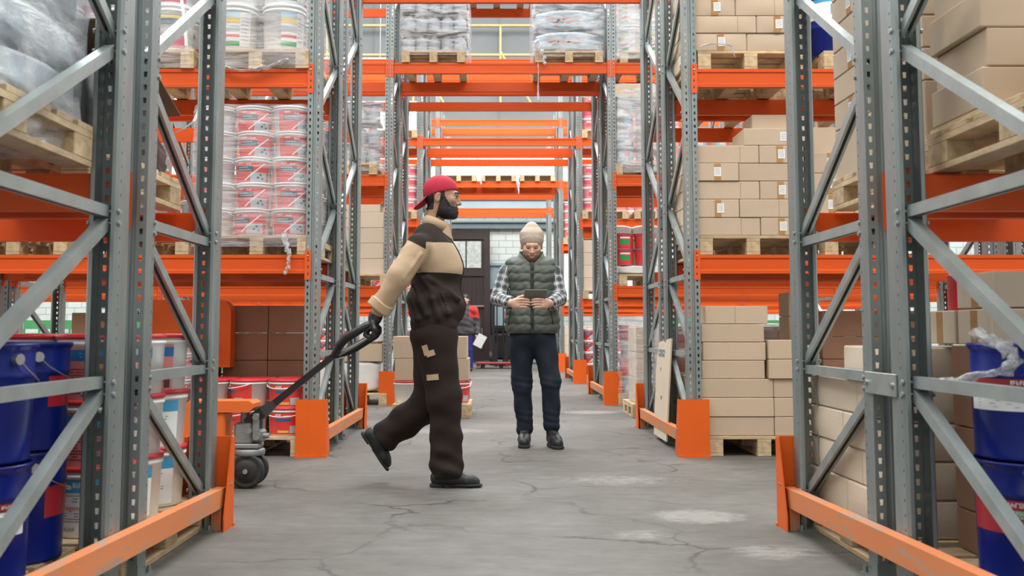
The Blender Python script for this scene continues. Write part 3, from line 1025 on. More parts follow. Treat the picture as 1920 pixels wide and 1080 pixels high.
K_PLASTER = tub_kind('plastic_bucket', .152, .262, 'red', 'white', ['paper', 'cyan_label', 'white', 'ink', 'pink', 'ink'], paint_plaster, seg=40)
K_PINKB = tub_kind('plastic_bucket', .152, .262, 'red', 'white', ['pink', 'blue_label', 'cyan_label', 'dark_red', 'black'], paint_pinkblue, seg=40)
K_RED = tub_kind('plastic_bucket', .138, .205, 'white', 'white', ['bright_red', 'teal_label', 'grey_label', 'white'], paint_redtub, seg=32)
K_REDF = tub_kind('plastic_bucket', .138, .205, 'red', 'white', ['bright_red', 'blue_label', 'white', 'lemon', 'grey_label'], paint_redplain, seg=32, handle_front=True)
K_BIG = tub_kind('plastic_bucket', .165, .36, 'white', 'white', ['pale_label', 'sky', 'lemon', 'bright_red', 'green', 'grey_label'], paint_rainbow, seg=32)
K_BIGP = tub_kind('plastic_bucket', .165, .36, 'white', 'white', ['deep_pink', 'teal_label', 'lemon'], paint_pinkwhite, seg=32)
K_SMALL = tub_kind('plastic_tub', .115, .215, 'white', 'white_dirty', ['sky', 'pale_label', 'deep_pink'], paint_small, seg=20, handle=False)
K_PALE = tub_kind('plastic_tub', .135, .21, 'white', 'white_dirty', ['pink', 'deep_pink', 'pale_label'], paint_redgreen, seg=20, handle=False)
K_TIN = tub_kind('red_plastic_tub', .135, .21, 'deep_pink', 'deep_pink', ['bright_red', 'green', 'white'], paint_redgreen, seg=20, handle=False)

def drum_kind(r, h, label_side, which, lw=1.25):
    k = Kind(); k.r = r; k.h = h
    b = MB()
    ob = []
    def rz(z): return r * (.955 + .045 * z / h)
    pr = [(0, .006), (r * .93, .006), (r * .955, 0), (r * .965, .008), (rz(.02), .02), (rz(h * .70), h * .70), (rz(h * .72) + .005, h * .72), (rz(h * .74), h * .74),
          (rz(h * .9), h * .90), (rz(h * .93), h * .93), (r * 1.03, h * .955), (r * 1.045, h * .975), (r * 1.03, h * .99), (r * .99, h * .985), (r * .98, h * .955), (0, h * .955)]
    b.lathe(pr, 48)
    k.body = b.mesh('body', M['blue'])
    # folded lid lugs round the rim
    l = MB()
    for i in range(18):
        a = 2 * math.pi * i / 18
        curved(l, r * 1.005, r * 1.045, h * .935, h * .965, a, a + .24, .001, 0, 3)
    k.lugs = l.mesh('lid_lug_ring', M['bolt'] if False else M['blue'], fix=False)
    lb = MB()
    if which == 'red':
        curved(lb, rz(h * .40), rz(h * .68), h * .40, h * .68, label_side - 1.3, label_side + 1.3, .001, 0, 24)
        word(lb, rz, 7, .014, h * .645, label_side - .40, .0024, 1, 9); word(lb, rz, 4, .014, h * .63, label_side + .28, .0024, 1, 10)
        curved(lb, rz(h * .53), rz(h * .60), h * .53, h * .60, label_side - .40, label_side + .75, .0018, 2, 10)
        word(lb, rz, 11, .011, h * .582, label_side - .36, .0026, 1, 11); word(lb, rz, 9, .008, h * .547, label_side - .36, .0026, 1, 12)
        lines(lb, rz, label_side - .38, label_side - .02, h * .44, h * .52, 4, 4, seed=4)
        curved(lb, rz(h * .42), rz(h * .53), h * .42, h * .53, label_side + .18, label_side + .6, .002, 3, 6)
        word(lb, rz, 5, .008, h * .425, label_side - .3, .0026, 1, 13)
    else:
        curved(lb, rz(h * .42), rz(h * .62), h * .42, h * .62, label_side - lw, label_side + lw, .001, 1, 26)
        curved(lb, rz(h * .62), rz(h * .69), h * .62, h * .69, label_side - lw, label_side + lw, .001, 0, 26)
        word(lb, rz, 7, .010 if lw < 1 else .013, h * .66, label_side - .3 * min(1, lw), .0024, 1, 14)
        lines(lb, rz, label_side - lw * .8, label_side + lw * .7, h * .44, h * .60, 6, 3, seed=9, th=.25)
    k.label = lb.mesh('label', [M['dark_red'] if which != 'red' else M['deep_red'], M['paper'], M['green'], M['grey_label'], M['pink']], fix=False)
    hm = MB()
    a0 = label_side + math.pi / 2; a1 = label_side - math.pi / 2
    pts = []
    for i in range(15):
        a = a0 + (a1 - a0) * i / 14
        s = math.sin(math.pi * i / 14) ** .7
        pts.append(((r + .012) * math.cos(a), (r + .012) * math.sin(a), h * .86 - s * h * .27))
    hm.tube(pts, .0028, 6)
    hm.tube(pts[6:9], .007, 8, 1)
    for p in (pts[0], pts[-1]):
        q = Vector((p[0], p[1], 0)).normalized()
        hm.tube([Vector(p) - q * .014, Vector(p) + q * .006], .017, 12, 2)
    k.handle = hm.mesh('handle', [M['wire'], M['white'], M['bolt']])
    return k
M['deep_red'] = plain('red_drum_label', (.36, .02, .03), rough=.35, var=.06)
def drum(k, label, x, y, z, rz=0, group='blue steel pails', handle=True):
    t = thing('steel_pail', uniq(label), 'pail', (x, y, z), rz, group)
    obj('body', k.body, t); obj('lid_lugs', k.lugs, t); obj('label', k.label, t)
    if handle: obj('handle', k.handle, t)
    return t

# ---- stretch film over a load: an open-bottomed bulged shell
def film(label, x0, x1, y0, y1, z0, z1, mat='film', seed=0, bulge=.015, wrinkle=.010, top=True, round_=.06, n=14):
    rr = random.Random(seed)
    mb = MB()
    w, d = x1 - x0, y1 - y0
    def ring(z, k):
        pts = []
        c = round_
        # rounded rectangle
        segs = []
        for cx, cy, a in ((x1 - c, y0 + c, -90), (x1 - c, y1 - c, 0), (x0 + c, y1 - c, 90), (x0 + c, y0 + c, 180)):
            for i in range(4):
                t = R(a + 30 * i); segs.append((cx + c * math.cos(t), cy + c * math.sin(t)))
        out = []
        for i in range(len(segs)):
            p, q = segs[i], segs[(i + 1) % len(segs)]
            m = max(1, int(math.hypot(q[0] - p[0], q[1] - p[1]) / .07))
            for j in range(m):
                u = j / m
                out.append((p[0] + (q[0] - p[0]) * u, p[1] + (q[1] - p[1]) * u))
        return out
    base = ring(0, 0)
    m = len(base)
    cx, cy = (x0 + x1) / 2, (y0 + y1) / 2
    ph = [rr.uniform(0, 6.28) for _ in range(6)]
    vs = []; fs = []
    for i in range(n + 1):
        t = i / n
        z = z0 + (z1 - z0) * t
        for j, (px, py) in enumerate(base):
            dx, dy = px - cx, py - cy
            g = math.hypot(dx, dy)
            q = bulge * math.sin(math.pi * t) + wrinkle * (math.sin(9 * t * 3.1 + px * 5 + ph[0]) * .5 + math.sin(23 * t + py * 9 + px * 7 + ph[1]) * .35 + rr.uniform(-.4, .4))
            k = 1 + q / g
            if top and i == n: k *= .985
            vs.append((cx + dx * k, cy + dy * k, z + (rr.uniform(-.01, .0) if i == n else 0)))
    for i in range(n):
        for j in range(m):
            fs.append((i * m + j, i * m + (j + 1) % m, (i + 1) * m + (j + 1) % m, (i + 1) * m + j))
    mb.add(vs, fs, 0, True)
    if top:
        c = len(vs)
        topring = [vs[n * m + j] for j in range(m)]
        inner = [(cx + (p[0] - cx) * .6, cy + (p[1] - cy) * .6, z1 + rr.uniform(-.012, .006)) for p in topring]
        mb.add(topring + inner, [(j, (j + 1) % m, m + (j + 1) % m, m + j) for j in range(m)], 0, True)
        mb.add(inner + [(cx, cy, z1)], [(j, (j + 1) % m, m) for j in range(m)], 0, True)
    o = mb.build('stretch_film', M[mat], fix=False)
    return tag(o, uniq(label), 'plastic film', 'stretch film over loads', 'thing')

def film_tail(label, pts, w0=.03, w1=.012, seed=0, mat='film_loose'):
    """a crumpled hanging rag of film along a path"""
    rr = random.Random(seed)
    mb = MB()
    n = 12
    P = [Vector(p) for p in pts]
    fine = []
    for i in range(len(P) - 1):
        for j in range(5): fine.append(P[i].lerp(P[i + 1], j / 5))
    fine.append(P[-1])
    rad = []
    for i, p in enumerate(fine):
        t = i / (len(fine) - 1)
        rad.append((w0 + (w1 - w0) * t) * rr.uniform(.6, 1.35))
        p += Vector((rr.uniform(-1, 1), rr.uniform(-1, 1), rr.uniform(-1, 1))) * w0 * .25
    mb.tube(fine, .02, 9, radii=rad, flat=.45)
    vs = mb.v
    for i in range(len(vs)):
        vs[i] = tuple(c + rr.uniform(-.15, .15) * w0 for c in vs[i])
    o = mb.build('film_scrap', M[mat])
    return tag(o, uniq(label), 'plastic film', 'loose ends of film', 'thing')
def strap_(label, pts, w=.012):
    mb = MB()
    P = [Vector(p) for p in pts]
    vs = []; fs = []
    for i, p in enumerate(P):
        vs += [p + Vector((-w / 2, 0, 0)), p + Vector((w / 2, .002, 0)), p + Vector((w / 2, .004, 0)), p + Vector((-w / 2, .002, 0))]
    for i in range(len(P) - 1):
        for k in range(4):
            fs.append((i * 4 + k, i * 4 + (k + 1) % 4, (i + 1) * 4 + (k + 1) % 4, (i + 1) * 4 + k))
    mb.add(vs, fs)
    return tag(mb.build('strapping_tape', M['strap']), uniq(label), 'strapping tape', 'loose strapping', 'thing')

# ============================================================ GOODS: what stands where
PZ = .146                                     # top of a pallet above what carries it
S1, S2, S3, S4 = LZ[1], LZ[2], LZ[3], LZ[4]

# ------------------------------------------------ nearest rack, left
pallet('weathered pallet on the floor under the blue pails, nearest rack left', -1.95, 3.02, 0, .82, 1.2)
pallet('pallet on the floor under the plaster buckets, nearest rack left', -1.80, 4.22, 0, .82, 1.1)
KD_W = drum_kind(.168, .365, -.45, 'white', .42)
KD_R = drum_kind(.168, .365, .80, 'red')
KD_P = drum_kind(.168, .365, 1.17, 'white', .42)
KD_F = drum_kind(.168, .365, F_ - .40, 'white')
KD_G = drum_kind(.168, .365, F_ - .42, 'red')
for i, (x, y) in enumerate(((-1.645, 3.09), (-1.685, 3.44), (-2.0, 3.09), (-2.04, 3.44))):
    for lv in (0, 1):
        w = ('front right', 'back right', 'front left', 'back left')[i]
        k = KD_R if i == 1 else (KD_P if lv else KD_W)
        drum(k, '%s blue steel pail of the %s stack, left pallet of nearest rack' % (('lower', 'upper')[lv], w), x, y, PZ + lv * .365)
for ix, x in enumerate((-1.585, -1.885, -2.185)):
    for iy, y in enumerate((3.88, 4.19, 4.50)):
        for lv in range(3):
            if ix == 2 and lv < 2 and iy > 0: continue
            if lv == 2 and ix == 0 and iy == 2: k = K_PINKB
            k = K_PINKB if lv == 2 or (iy == 0 and lv == 1) else K_PLASTER
            turn = R(24 + 9 * ix + (lv * 7 + iy * 11) % 17)
            tub(k, '%s red-lidded white bucket, row %d back, column %d from tunnel, nearest rack left' % (NTH[lv], iy + 1, ix + 1), x, y, PZ + lv * .2405 * 1.02, turn, 'red-lidded white buckets, nearest rack left')
# level one, front: sacks wrapped in film on a pallet
pallet('pallet under the film-wrapped sacks, nearest rack left first shelf', -1.87, 2.86, S1, .86, 1.1)
def sack_mesh(w, d, h, seed, soft=1.0):
    rr = random.Random(seed)
    bm = bmesh.new()
    bmesh.ops.create_cube(bm, size=1)
    bmesh.ops.subdivide_edges(bm, edges=bm.edges[:], cuts=7, use_grid_fill=True)
    for v in bm.verts:
        u, q, s = v.co.x * 2, v.co.y * 2, v.co.z * 2
        k = 1 - .10 * (u * u * q * q) - .05 * s * s
        pinch = (1 - .55 * max(0, abs(u) - .75) / .25)
        v.co.x = u * w / 2 * (1 - .06 * q * q); v.co.y = q * d / 2 * (1 - .10 * u * u)
        v.co.z = h / 2 + s * h / 2 * k * (1 - .30 * soft * u ** 4) * (1 - .22 * soft * q ** 4) + rr.uniform(-.004, .004)
    me = bpy.data.meshes.new('sack'); bm.to_mesh(me); bm.free()
    for p in me.polygons: p.use_smooth = True
    return me
M['sack'] = plain('pale_blue_grey_sack', (.36, .43, .48), rough=.45, var=.2, scale=3, bump=.4, bscale=14, rnd=.12)
SACK = sack_mesh(.40, .54, .17, 1); SACK.materials.append(M['sack'])
for lv in range(7):
    for ix, x in enumerate((-1.68, -2.08)):
        for iy, y in enumerate((2.60, 3.12)):
            o = obj('filled_sack', SACK, None, (x, y, S1 + PZ + lv * .158), (0, 0, (lv % 2) * math.pi))
            tag(o, uniq('pale filled sack, %s layer, %s %s, film-wrapped load at upper left' % (NTH[lv], ('front', 'back')[iy], ('right', 'left')[ix])), 'sack', 'filled sacks under film', 'thing')
film('crumpled film round the pale sacks, nearest rack left first shelf', -2.32, -1.475, 2.31, 3.41, S1 + .03, S1 + 1.30, 'film_dense', 3, .03, .022)
# level one, rear: black-wrapped load
pallet('pallet under the black-wrapped load, nearest rack left first shelf', -1.93, 4.13, S1, .80, 1.06)
bm = bmesh.new(); bmesh.ops.create_cube(bm, size=1); bmesh.ops.subdivide_edges(bm, edges=bm.edges[:], cuts=7, use_grid_fill=True)
rr = random.Random(4)
for v in bm.verts:
    u, q, s = v.co.x * 2, v.co.y * 2, v.co.z * 2
    b = .5 + .5 * s
    v.co.x = -1.93 + u * (.34 + .05 * b * (1 - q * q) - .04 * max(0, s)) + rr.uniform(-.008, .008)
    v.co.y = 4.13 + q * (.48 + .03 * (1 - u * u)) + rr.uniform(-.008, .008)
    v.co.z = S1 + PZ + .005 + b * (.34 - .08 * q) * (1 - .14 * u * u - .1 * q * q) + (rr.uniform(-.01, .01) if s > -.9 else 0)
me = bpy.data.meshes.new('wrapped_load'); bm.to_mesh(me); bm.free(); me.materials.append(M['black_film'])
for p in me.polygons: p.use_smooth = True
tag(obj('black_wrapped_load', me), uniq('load wrapped in black film on pallet, nearest rack left first shelf'), 'wrapped load', None, 'thing')
m = MB(); m.box(-.36, .36, -.5, .5, -.002, .002)
o = m.build('cardboard_sheet', M['card_edge'], None, (-1.86, 4.16, S1 + PZ + .375), (R(-9.5), R(-4), R(6)))
tag(o, uniq('loose cardboard sheet lying on the black-wrapped load'), 'cardboard sheet', None, 'thing')

# ------------------------------------------------ nearest rack, right
pallet('pallet on the floor under the tall pale carton stack, nearest rack right', 1.83, 4.25, 0, .82, 1.1)
for li in range(5):
    z = PZ + li * .141
    lay = (('a', .55, .55), ('b', .38, .72), ('c', .58, .52), ('d', .42, .68), ('e', .55, .55))[li]
    y = 3.72
    for di, dd in enumerate((lay[1], lay[2])):
        if li == 4 and di == 1: continue
        carton('pale carton, %s layer, %s of tunnel side, floor pallet right of nearest rack' % (NTH[li], ('near half', 'far half')[di]),
               1.44 + .19 + (li % 2) * .006, y + dd / 2, z, .38, dd - .004, .141, 'card_pale', side='left', group='pale cartons, nearest rack right', soft=True)
        y += dd
    for ci in range(2):  # camera-facing side of the pale stack, its shade put into dark brown card
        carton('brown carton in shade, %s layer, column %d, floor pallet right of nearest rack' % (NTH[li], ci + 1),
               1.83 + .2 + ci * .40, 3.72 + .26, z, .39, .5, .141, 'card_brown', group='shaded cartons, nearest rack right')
pallet('pallet on the floor under the blue pails, nearest rack right', 1.95, 3.03, 0, .90, 1.15)
for i, (x, y, n) in enumerate(((1.655, 3.20, 2), (1.635, 2.84, 1), (2.01, 3.20, 2), (1.99, 2.84, 1))):
    w = ('two-high stack nearest the tunnel', 'single pail nearest the tunnel', 'two-high stack further in', 'single pail further in')[i]
    for lv in range(n):
        k = KD_F if lv == 1 else KD_G
        drum(k, '%s blue steel pail, %s, nearest rack right' % (('lower', 'upper')[lv] if n == 2 else 'front', w), x, y, PZ + lv * .365, R(-4 + 6 * i), handle=False)
for li in range(5):
    carton('taped dark brown carton, %s of pile behind the blue pails, nearest rack right' % NTH[li], 1.82, 3.50, PZ + li * .143, .44, .22, .143, 'card_brown', sticker=None, tape=.12, group='taped dark cartons behind blue pails')
zt = PZ + 5 * .143
for i, (x, y, z, w, d) in enumerate(((1.85, 3.47, zt, .46, .245, ), (1.85, 3.74, zt, .46, .245), (1.87, 3.50, zt + .128, .46, .27))):
    carton('pale taped carton, %s, on the pile behind the blue pails' % ('lower near one', 'lower far one', 'topmost one')[i], x, y, z, w, d, .126, 'card_pale', tape=.5, side='left', group='pale cartons behind blue pails')
m = MB(); m.lathe([(0, 0), (.075, 0), (.078, .006), (.078, .12), (.081, .122), (.081, .132), (.07, .135), (0, .133)], 28)
tag(m.build('red_tin', M['red'], None, (1.74, 3.745, zt + .128)), uniq('red round tin on the cartons behind the blue pails'), 'tin', None, 'thing')
# twisted strip of film tied to the brace
film_tail('twisted clear film strip tied across the right near upright', [(1.41, 3.40, .735), (1.43, 3.15, .755), (1.50, 3.03, .79), (1.512, 3.0, .82), (1.49, 3.02, .86), (1.47, 3.06, .885), (1.435, 3.10, .91)], .026, .032, 5)
# level one, rear
pallet('pallet under the tall sticker cartons, nearest rack right first shelf', 1.95, 4.15, S1, .80, 1.06)
zz = S1 + PZ
for li, h in enumerate((.235, .125, .125, .125, .125, .125, .125)):
    y = 3.68
    for di, dd in enumerate(((.30, .70), (.55, .45))[li % 2]):
        carton('beige carton, %s layer, %s half, rear stack on nearest rack right first shelf' % (NTH[li], ('near', 'far')[di]), 1.57 + .2, y + dd / 2, zz, .40, dd - .004, h, 'card', tape=.5 if di or li % 2 else None, sticker=.5 if di or li % 2 else None, side='left', group='rear stack cartons, nearest rack right')
        y += dd
    zz += h
# level one, front
pallet('pallet jutting towards the camera under brown cartons, nearest rack right', 1.93, 2.98, S1, .82, 1.16)
zz = S1 + PZ + .02
for li, h in enumerate((.132, .130, .130, .13)):
    for ci in range(2):
        carton('large brown carton, %s layer, column %d, front stack on nearest rack right shelf' % (NTH[li], ci + 1), 1.525 + .26 + ci * .5 + (.02 if li % 2 else 0), 3.18 + .19, zz, .49, .38, h, 'card', group='front stack cartons, nearest rack right')
    zz += h
carton('pale carton set forward of the brown stack, upper right', 1.78, 2.86, S1 + PZ, .34, .3, .20, 'card_pale', group=None)
m = MB(); m.box(-.25, .25, -.21, .21, 0, .018); tag(m.build('wooden_sheet', M['wood'], None, (1.79, 3.37, S1 + PZ + .001)), uniq('thin wooden sheet under the brown carton stack, nearest rack right'), 'board', None, 'thing')

# ------------------------------------------------ second rack, left
pallet('floor pallet under red-lidded tubs and dark cartons, second rack left', -1.84, 7.86, 0, .80, 1.1)
for ix, x in enumerate((-1.60, -1.885, -2.17)):
    for lv in range(2):
        tub(K_REDF, '%s red-and-white lidded bucket, column %d from tunnel, floor of second rack left' % (('lower', 'upper')[lv], ix + 1), x, 7.47, PZ + lv * .192 * 1.06, R((-8, -70, -95)[ix]), 'red-lidded buckets, second rack floor')
        tub(K_REDF, '%s red-lidded bucket in second row, column %d, floor of second rack left' % (('lower', 'upper')[lv], ix + 1), x, 7.76, PZ + lv * .192 * 1.06, R(30 * ix), 'red-lidded buckets, second rack floor')
dk = [(.20, [(.36, None, None, None), (.36, None, None, None)]) for _ in range(5)]
dk = [(.155, [(.36, None, None, None), (.36, None, None, None)])] * 2 + [(.22, [(.36, None, None, None), (.36, None, None, None)])] * 3
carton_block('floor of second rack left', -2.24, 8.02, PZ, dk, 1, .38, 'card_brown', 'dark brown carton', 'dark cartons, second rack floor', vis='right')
# orange cover panel of a stacker standing beside the tubs
pallet('floor pallet under the pink film-wrapped tubs, second rack left', -2.75, 7.95, 0, .80, 1.1)
for ix, x in enumerate((-2.49, -2.77, -3.04)):
    for lv in range(3):
        tub(K_RED, '%s tub, column %d, pink film-wrapped load on floor of second rack left' % (NTH[lv], ix + 1), x, 7.58, PZ + lv * .197, R(20 - 30 * ix), 'tubs in pink wrapped load')
film('film round the pink tubs on the floor, second rack left', -3.2, -2.33, 7.43, 7.74, PZ - .05, PZ + .64, 'film', 11)
carton_block('floor of second rack left behind orange panel', -2.62, 7.86, PZ, [(.24, [(.34, None, None, None)])] * 2, 1, .3, 'card_brown', 'dark carton', 'dark cartons, second rack floor', vis='right')
t = thing('machine_cover', uniq('tall orange steel cover panel standing on cartons, second rack left'), 'machine cover', (-2.47, 7.92, PZ + .48))
m = MB()
w, h, r = .33, .53, .10
poly = [(-w, 0), (w, 0), (w, h - r)] + [(w - r + r * math.cos(R(a)), h - r + r * math.sin(R(a))) for a in range(15, 91, 15)] + [(-w, h)]
m.prism(poly, 'y', -.05, .09)
m.build('panel', M['orange_guard'], t)
m = MB()
for i in range(4):
    m.add([(-w + .02 + i * .0, -.0512, .02 + i * .035), (-w + .06, -.0512, .06 + i * .035), (-w + .06, -.0512, .075 + i * .035), (-w + .02, -.0512, .035 + i * .035)], [(0, 1, 2, 3)])
m.build('hazard_stripes', M['black'], t)
# brown cartons further left
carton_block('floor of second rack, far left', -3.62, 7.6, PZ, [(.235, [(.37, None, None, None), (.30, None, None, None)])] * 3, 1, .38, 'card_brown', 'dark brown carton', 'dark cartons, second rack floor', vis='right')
pallet('floor pallet under dark cartons, second rack far left', -3.4, 7.95, 0, .80, 1.1)
o = carton('open-flapped dark carton on top, second rack far left floor', -3.12, 7.75, PZ + .705, .32, .3, .2, 'card_brown', group=None)
# first shelf: red tubs under film
pallet('pallet under the film-wrapped red tubs, second rack left first shelf', -1.82, 7.88, S1, .80, 1.1)
for lv in range(5):
    for ix, x in enumerate((-1.60, -1.88, -2.16)):
        for iy in range(4):
            if iy > 0 and ix > 0: continue
            nm = '%s red-labelled tub, column %d, row %d back, second rack left first shelf' % (NTH[lv], ix + 1, iy + 1)
            tub(K_RED, nm, x + (.01 if lv % 2 else -.006), 7.48 + iy * .277, S1 + PZ + lv * .1935, R((14, -6, -62)[ix] + 5 * lv - 20 * iy), 'red-labelled tubs under film')
film('stretch film round the red-labelled tubs, second rack left first shelf', -2.32, -1.460, 7.325, 8.47, S1 + .06, S1 + PZ + .99, 'film', 21, .004, .006, n=18)
film_tail('knotted film end hanging below the red tub pallet', [(-1.62, 7.31, S1 + .16), (-1.59, 7.29, S1 + .08), (-1.57, 7.29, S1), (-1.565, 7.29, S1 - .08), (-1.60, 7.29, S1 - .15)], .03, .012, 6)
for i, x in enumerate((-2.72, -3.62, -4.5)):
    pallet('bare pallet, number %d left of the red tubs, second rack first shelf' % (i + 1), x, 7.88, S1, .80, 1.1)
m = MB(); m.box(-.035, .035, -.002, 0, 0, .19); tag(m.build('paper_sheet', M['paper'], None, (-3.13, 7.315, S1 - .02)), uniq('white paper sheet hanging on the shelf edge, second rack left'), 'paper', None, 'thing')
# first shelf, rear half: blue-white tubs
pallet('pallet under the blue-white tubs, rear half of second rack left', -1.85, 9.0, S1, .8, 1.05)
for lv in range(5):
    for ix, x in enumerate((-1.56, -1.80)):
        tub(K_SMALL, '%s blue-white tub, column %d, rear half of second rack left first shelf' % (NTH[lv], ix + 1), x, 8.66, S1 + PZ + lv * .205, R(20 * lv), 'blue-white tubs')
pallet('pallet under the low blue-white tub pile, rear of second rack left', -2.95, 9.0, S1, .8, 1.05)
for lv in range(2):
    for ix, x in enumerate((-2.68, -2.92, -3.16)):
        tub(K_SMALL, '%s blue-white tub of the low pile, column %d, second rack left' % (NTH[lv], ix + 1), x, 8.64, S1 + PZ + lv * .205, R(30 * ix), 'blue-white tubs')
# second shelf: big buckets under film
for pi, x in enumerate((-1.85, -2.71, -3.57)):
    wh = ('nearest the tunnel', 'middle', 'furthest left')[pi]
    pallet('pallet under big white buckets, %s, second rack left second shelf' % wh, x, 7.86, S2, .80, 1.1)
    for lv in range(2):
        for ix in range(2):
            for iy in range(2):
                k = K_BIG if pi == 0 else K_BIGP
                tub(k, 'big white bucket, %s layer, %s %s, pallet %s, second rack second shelf' % (NTH[lv], ('front', 'back')[iy], ('left', 'right')[ix], wh), x - .19 + ix * .365, 7.49 + iy * .36, S2 + PZ + lv * .355, R((-20, 6)[ix]), 'big white buckets under film')
    film('glossy film round the big white buckets, pallet %s, second rack left' % wh, x - .42, x + .39, 7.30, 8.42, S2 - .0, S2 + PZ + .86, 'film', 31 + pi, .012, .014, n=16)
film_tail('torn film edge drooping over the crossbar, second rack left second shelf', [(-2.15, 7.30, S2 + .03), (-1.95, 7.285, S2 - .03), (-1.75, 7.285, S2 + .0), (-1.6, 7.29, S2 + .06)], .03, .02, 8)
strap_('white strapping tape hanging from upper load, left of the near upright', [(-2.39, 7.05, 3.62), (-2.33, 7.03, 3.35), (-2.29, 7.03, 3.1), (-2.28, 7.03, 2.96)], .022)
strap_('long white strapping tape curling down, left tunnel side', [(-2.07, 6.9, 3.55), (-2.105, 6.9, 3.1), (-2.105, 6.9, 2.7), (-2.12, 6.9, 2.5), (-2.17, 6.9, 2.38), (-2.25, 6.92, 2.33), (-2.32, 6.95, 2.31)], .022)

# ------------------------------------------------ second rack, right
pallet('floor pallet under the neat brown cartons, second rack right', 1.91, 7.90, 0, .80, 1.1)
W1 = 'floor pallet, second rack right'
carton_block(W1, 1.455, 7.36, PZ, [(.138, [(.535, None, None, None), (.36, .78, .78, None)])] * 3, 2, .8, 'card', 'brown carton', None, 'left')
zz = PZ + .414
for li in range(4):
    carton('long brown carton, %s of the upper left pile, %s' % (NTH[li], W1), 1.70 + .01 * (li % 2) + (.02 if li == 3 else 0), 7.56, zz + li * .134, .465, .36, .134, 'card', crease=.48 if li == 3 else None, group='cartons on ' + W1)
for li in range(2):
    carton('brown carton, %s of the upper right pair, %s' % (NTH[li], W1), 2.14, 7.50, zz + li * .143, .37, .30, .143, 'card', tape=.62 if li == 0 else None, sticker=.62 if li == 0 else None, group='cartons on ' + W1)
W2 = 'second floor pallet, second rack right'
pallet('floor pallet second from tunnel, second rack right', 2.85, 7.95, 0, .80, 1.1)
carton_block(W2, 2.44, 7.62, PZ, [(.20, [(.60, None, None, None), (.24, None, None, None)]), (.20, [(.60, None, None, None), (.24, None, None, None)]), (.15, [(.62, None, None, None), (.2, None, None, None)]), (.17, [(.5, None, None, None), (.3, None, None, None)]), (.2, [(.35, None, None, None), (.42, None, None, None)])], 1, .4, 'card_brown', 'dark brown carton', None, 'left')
for li in range(3):
    carton('narrow brown carton with label slip, %s of pile behind near right upright' % NTH[li], 2.33, 7.95, PZ + .50 + li * .19, .17, .28, .19, 'card', sticker=.6, group='narrow cartons, second rack right')
pallet('pallet of pink buckets, rear half, floor of second rack right', 1.9, 9.02, 0, .8, 1.05)
for lv in range(4):
    for ix in range(4):
        tub(K_PALE, 'pink-labelled bucket, %s layer, column %d, rear half floor of second rack right' % (NTH[lv], ix + 1), 1.56 + ix * .275, 8.66, PZ + lv * .2, R(20 * ix), 'pink buckets, second rack floor')
film('film round the pink buckets, rear half floor of second rack right', 1.40, 2.55, 8.53, 9.3, PZ, PZ + .83, 'film', 41)
W3 = 'second rack right, first shelf'
pallet('pallet nearest the tunnel under sticker cartons, second rack right first shelf', 1.86, 7.90, S1, .80, 1.1)
A = [(.32, .5, .56, None), (.49, None, None, .60)]
B = [(.475, None, None, .7), (.335, .46, .50, None)]
zt = carton_block(W3, 1.445, 7.36, S1 + PZ, [(.134, B), (.137, A), (.137, B), (.135, [(.32, .5, .5, None), (.49, None, None, None)]), (.135, B)], 3, 1.05, 'card', 'brown carton', None, 'left')
carton('topmost brown carton with sticker, set back, ' + W3, 2.05, 7.55, zt, .48, .36, .132, 'card', sticker=.62, tape=None, group='cartons on ' + W3)
carton('brown carton crowning the sticker cartons, ' + W3, 2.10, 7.62, zt + .132, .40, .30, .125, 'card', group='cartons on ' + W3)
W4 = 'second pallet, second rack right first shelf'
pallet('pallet second from the tunnel, second rack right first shelf', 2.79, 7.90, S1, .80, 1.1)
carton_block(W4, 2.31, 7.44, S1 + PZ, [(.16, [(.34, .5, .5, None), (.5, None, None, None)])] * 4, 1, .4, 'card', 'brown carton', None, 'left')
t = carton('open brown carton with raised flaps on second pallet, second rack right', 2.5, 7.66, S1 + PZ + .64, .38, .36, .2, 'card', group=None)
for s in (-1, 1):
    m = MB(); m.box(-.002, .002, -.17, .17, 0, .15)
    m.build('flap', M['card'], t, (s * .188, 0, .198), (0, R(s * 38), 0))
W5 = 'second rack right, second shelf'
pallet('pallet nearest the tunnel, second rack right second shelf', 1.87, 7.90, S2, .80, 1.1)
carton_block(W5, 1.445, 7.36, S2 + PZ, [(.135, [(.40, .5, .52, None), (.41, None, None, None)]), (.135, B), (.135, A), (.135, B), (.135, A)], 3, 1.05, 'card', 'brown carton', None, 'left', soft=True, seed=3)
film_tail('frayed white strapping bundle hanging off the carton pallet, second shelf', [(1.48, 7.33, S2 + .17), (1.62, 7.31, S2 + .19), (1.72, 7.31, S2 + .17), (1.74, 7.31, S2 + .08)], .018, .006, 12)
pallet('pallet under the large blue drum, second rack right second shelf', 2.82, 7.90, S2, .80, 1.1)
t = thing('steel_drum', uniq('large blue drum with white band, second rack right second shelf'), 'drum', (2.56, 7.60, S2 + PZ))
m = MB(); m.lathe([(0, 0), (.19, 0), (.2, .01), (.2, .2), (.207, .21), (.2, .22), (.2, .46), (.207, .47), (.2, .48), (.2, .7), (.205, .71), (.19, .715), (0, .70)], 40)
m.build('body', M['blue'], t)
m = MB(); curved(m, .201, .201, .27, .40, F_ - 1.2, F_ + 1.4, .001, 0, 24); curved(m, .201, .201, .40, .43, F_ - 1.2, F_ + 1.4, .001, 1, 24); curved(m, .201, .201, .30, .38, F_ - .3, F_ + .5, .002, 1, 8)
m.build('label', [M['paper'], M['cyan_label']], t, fix=False)
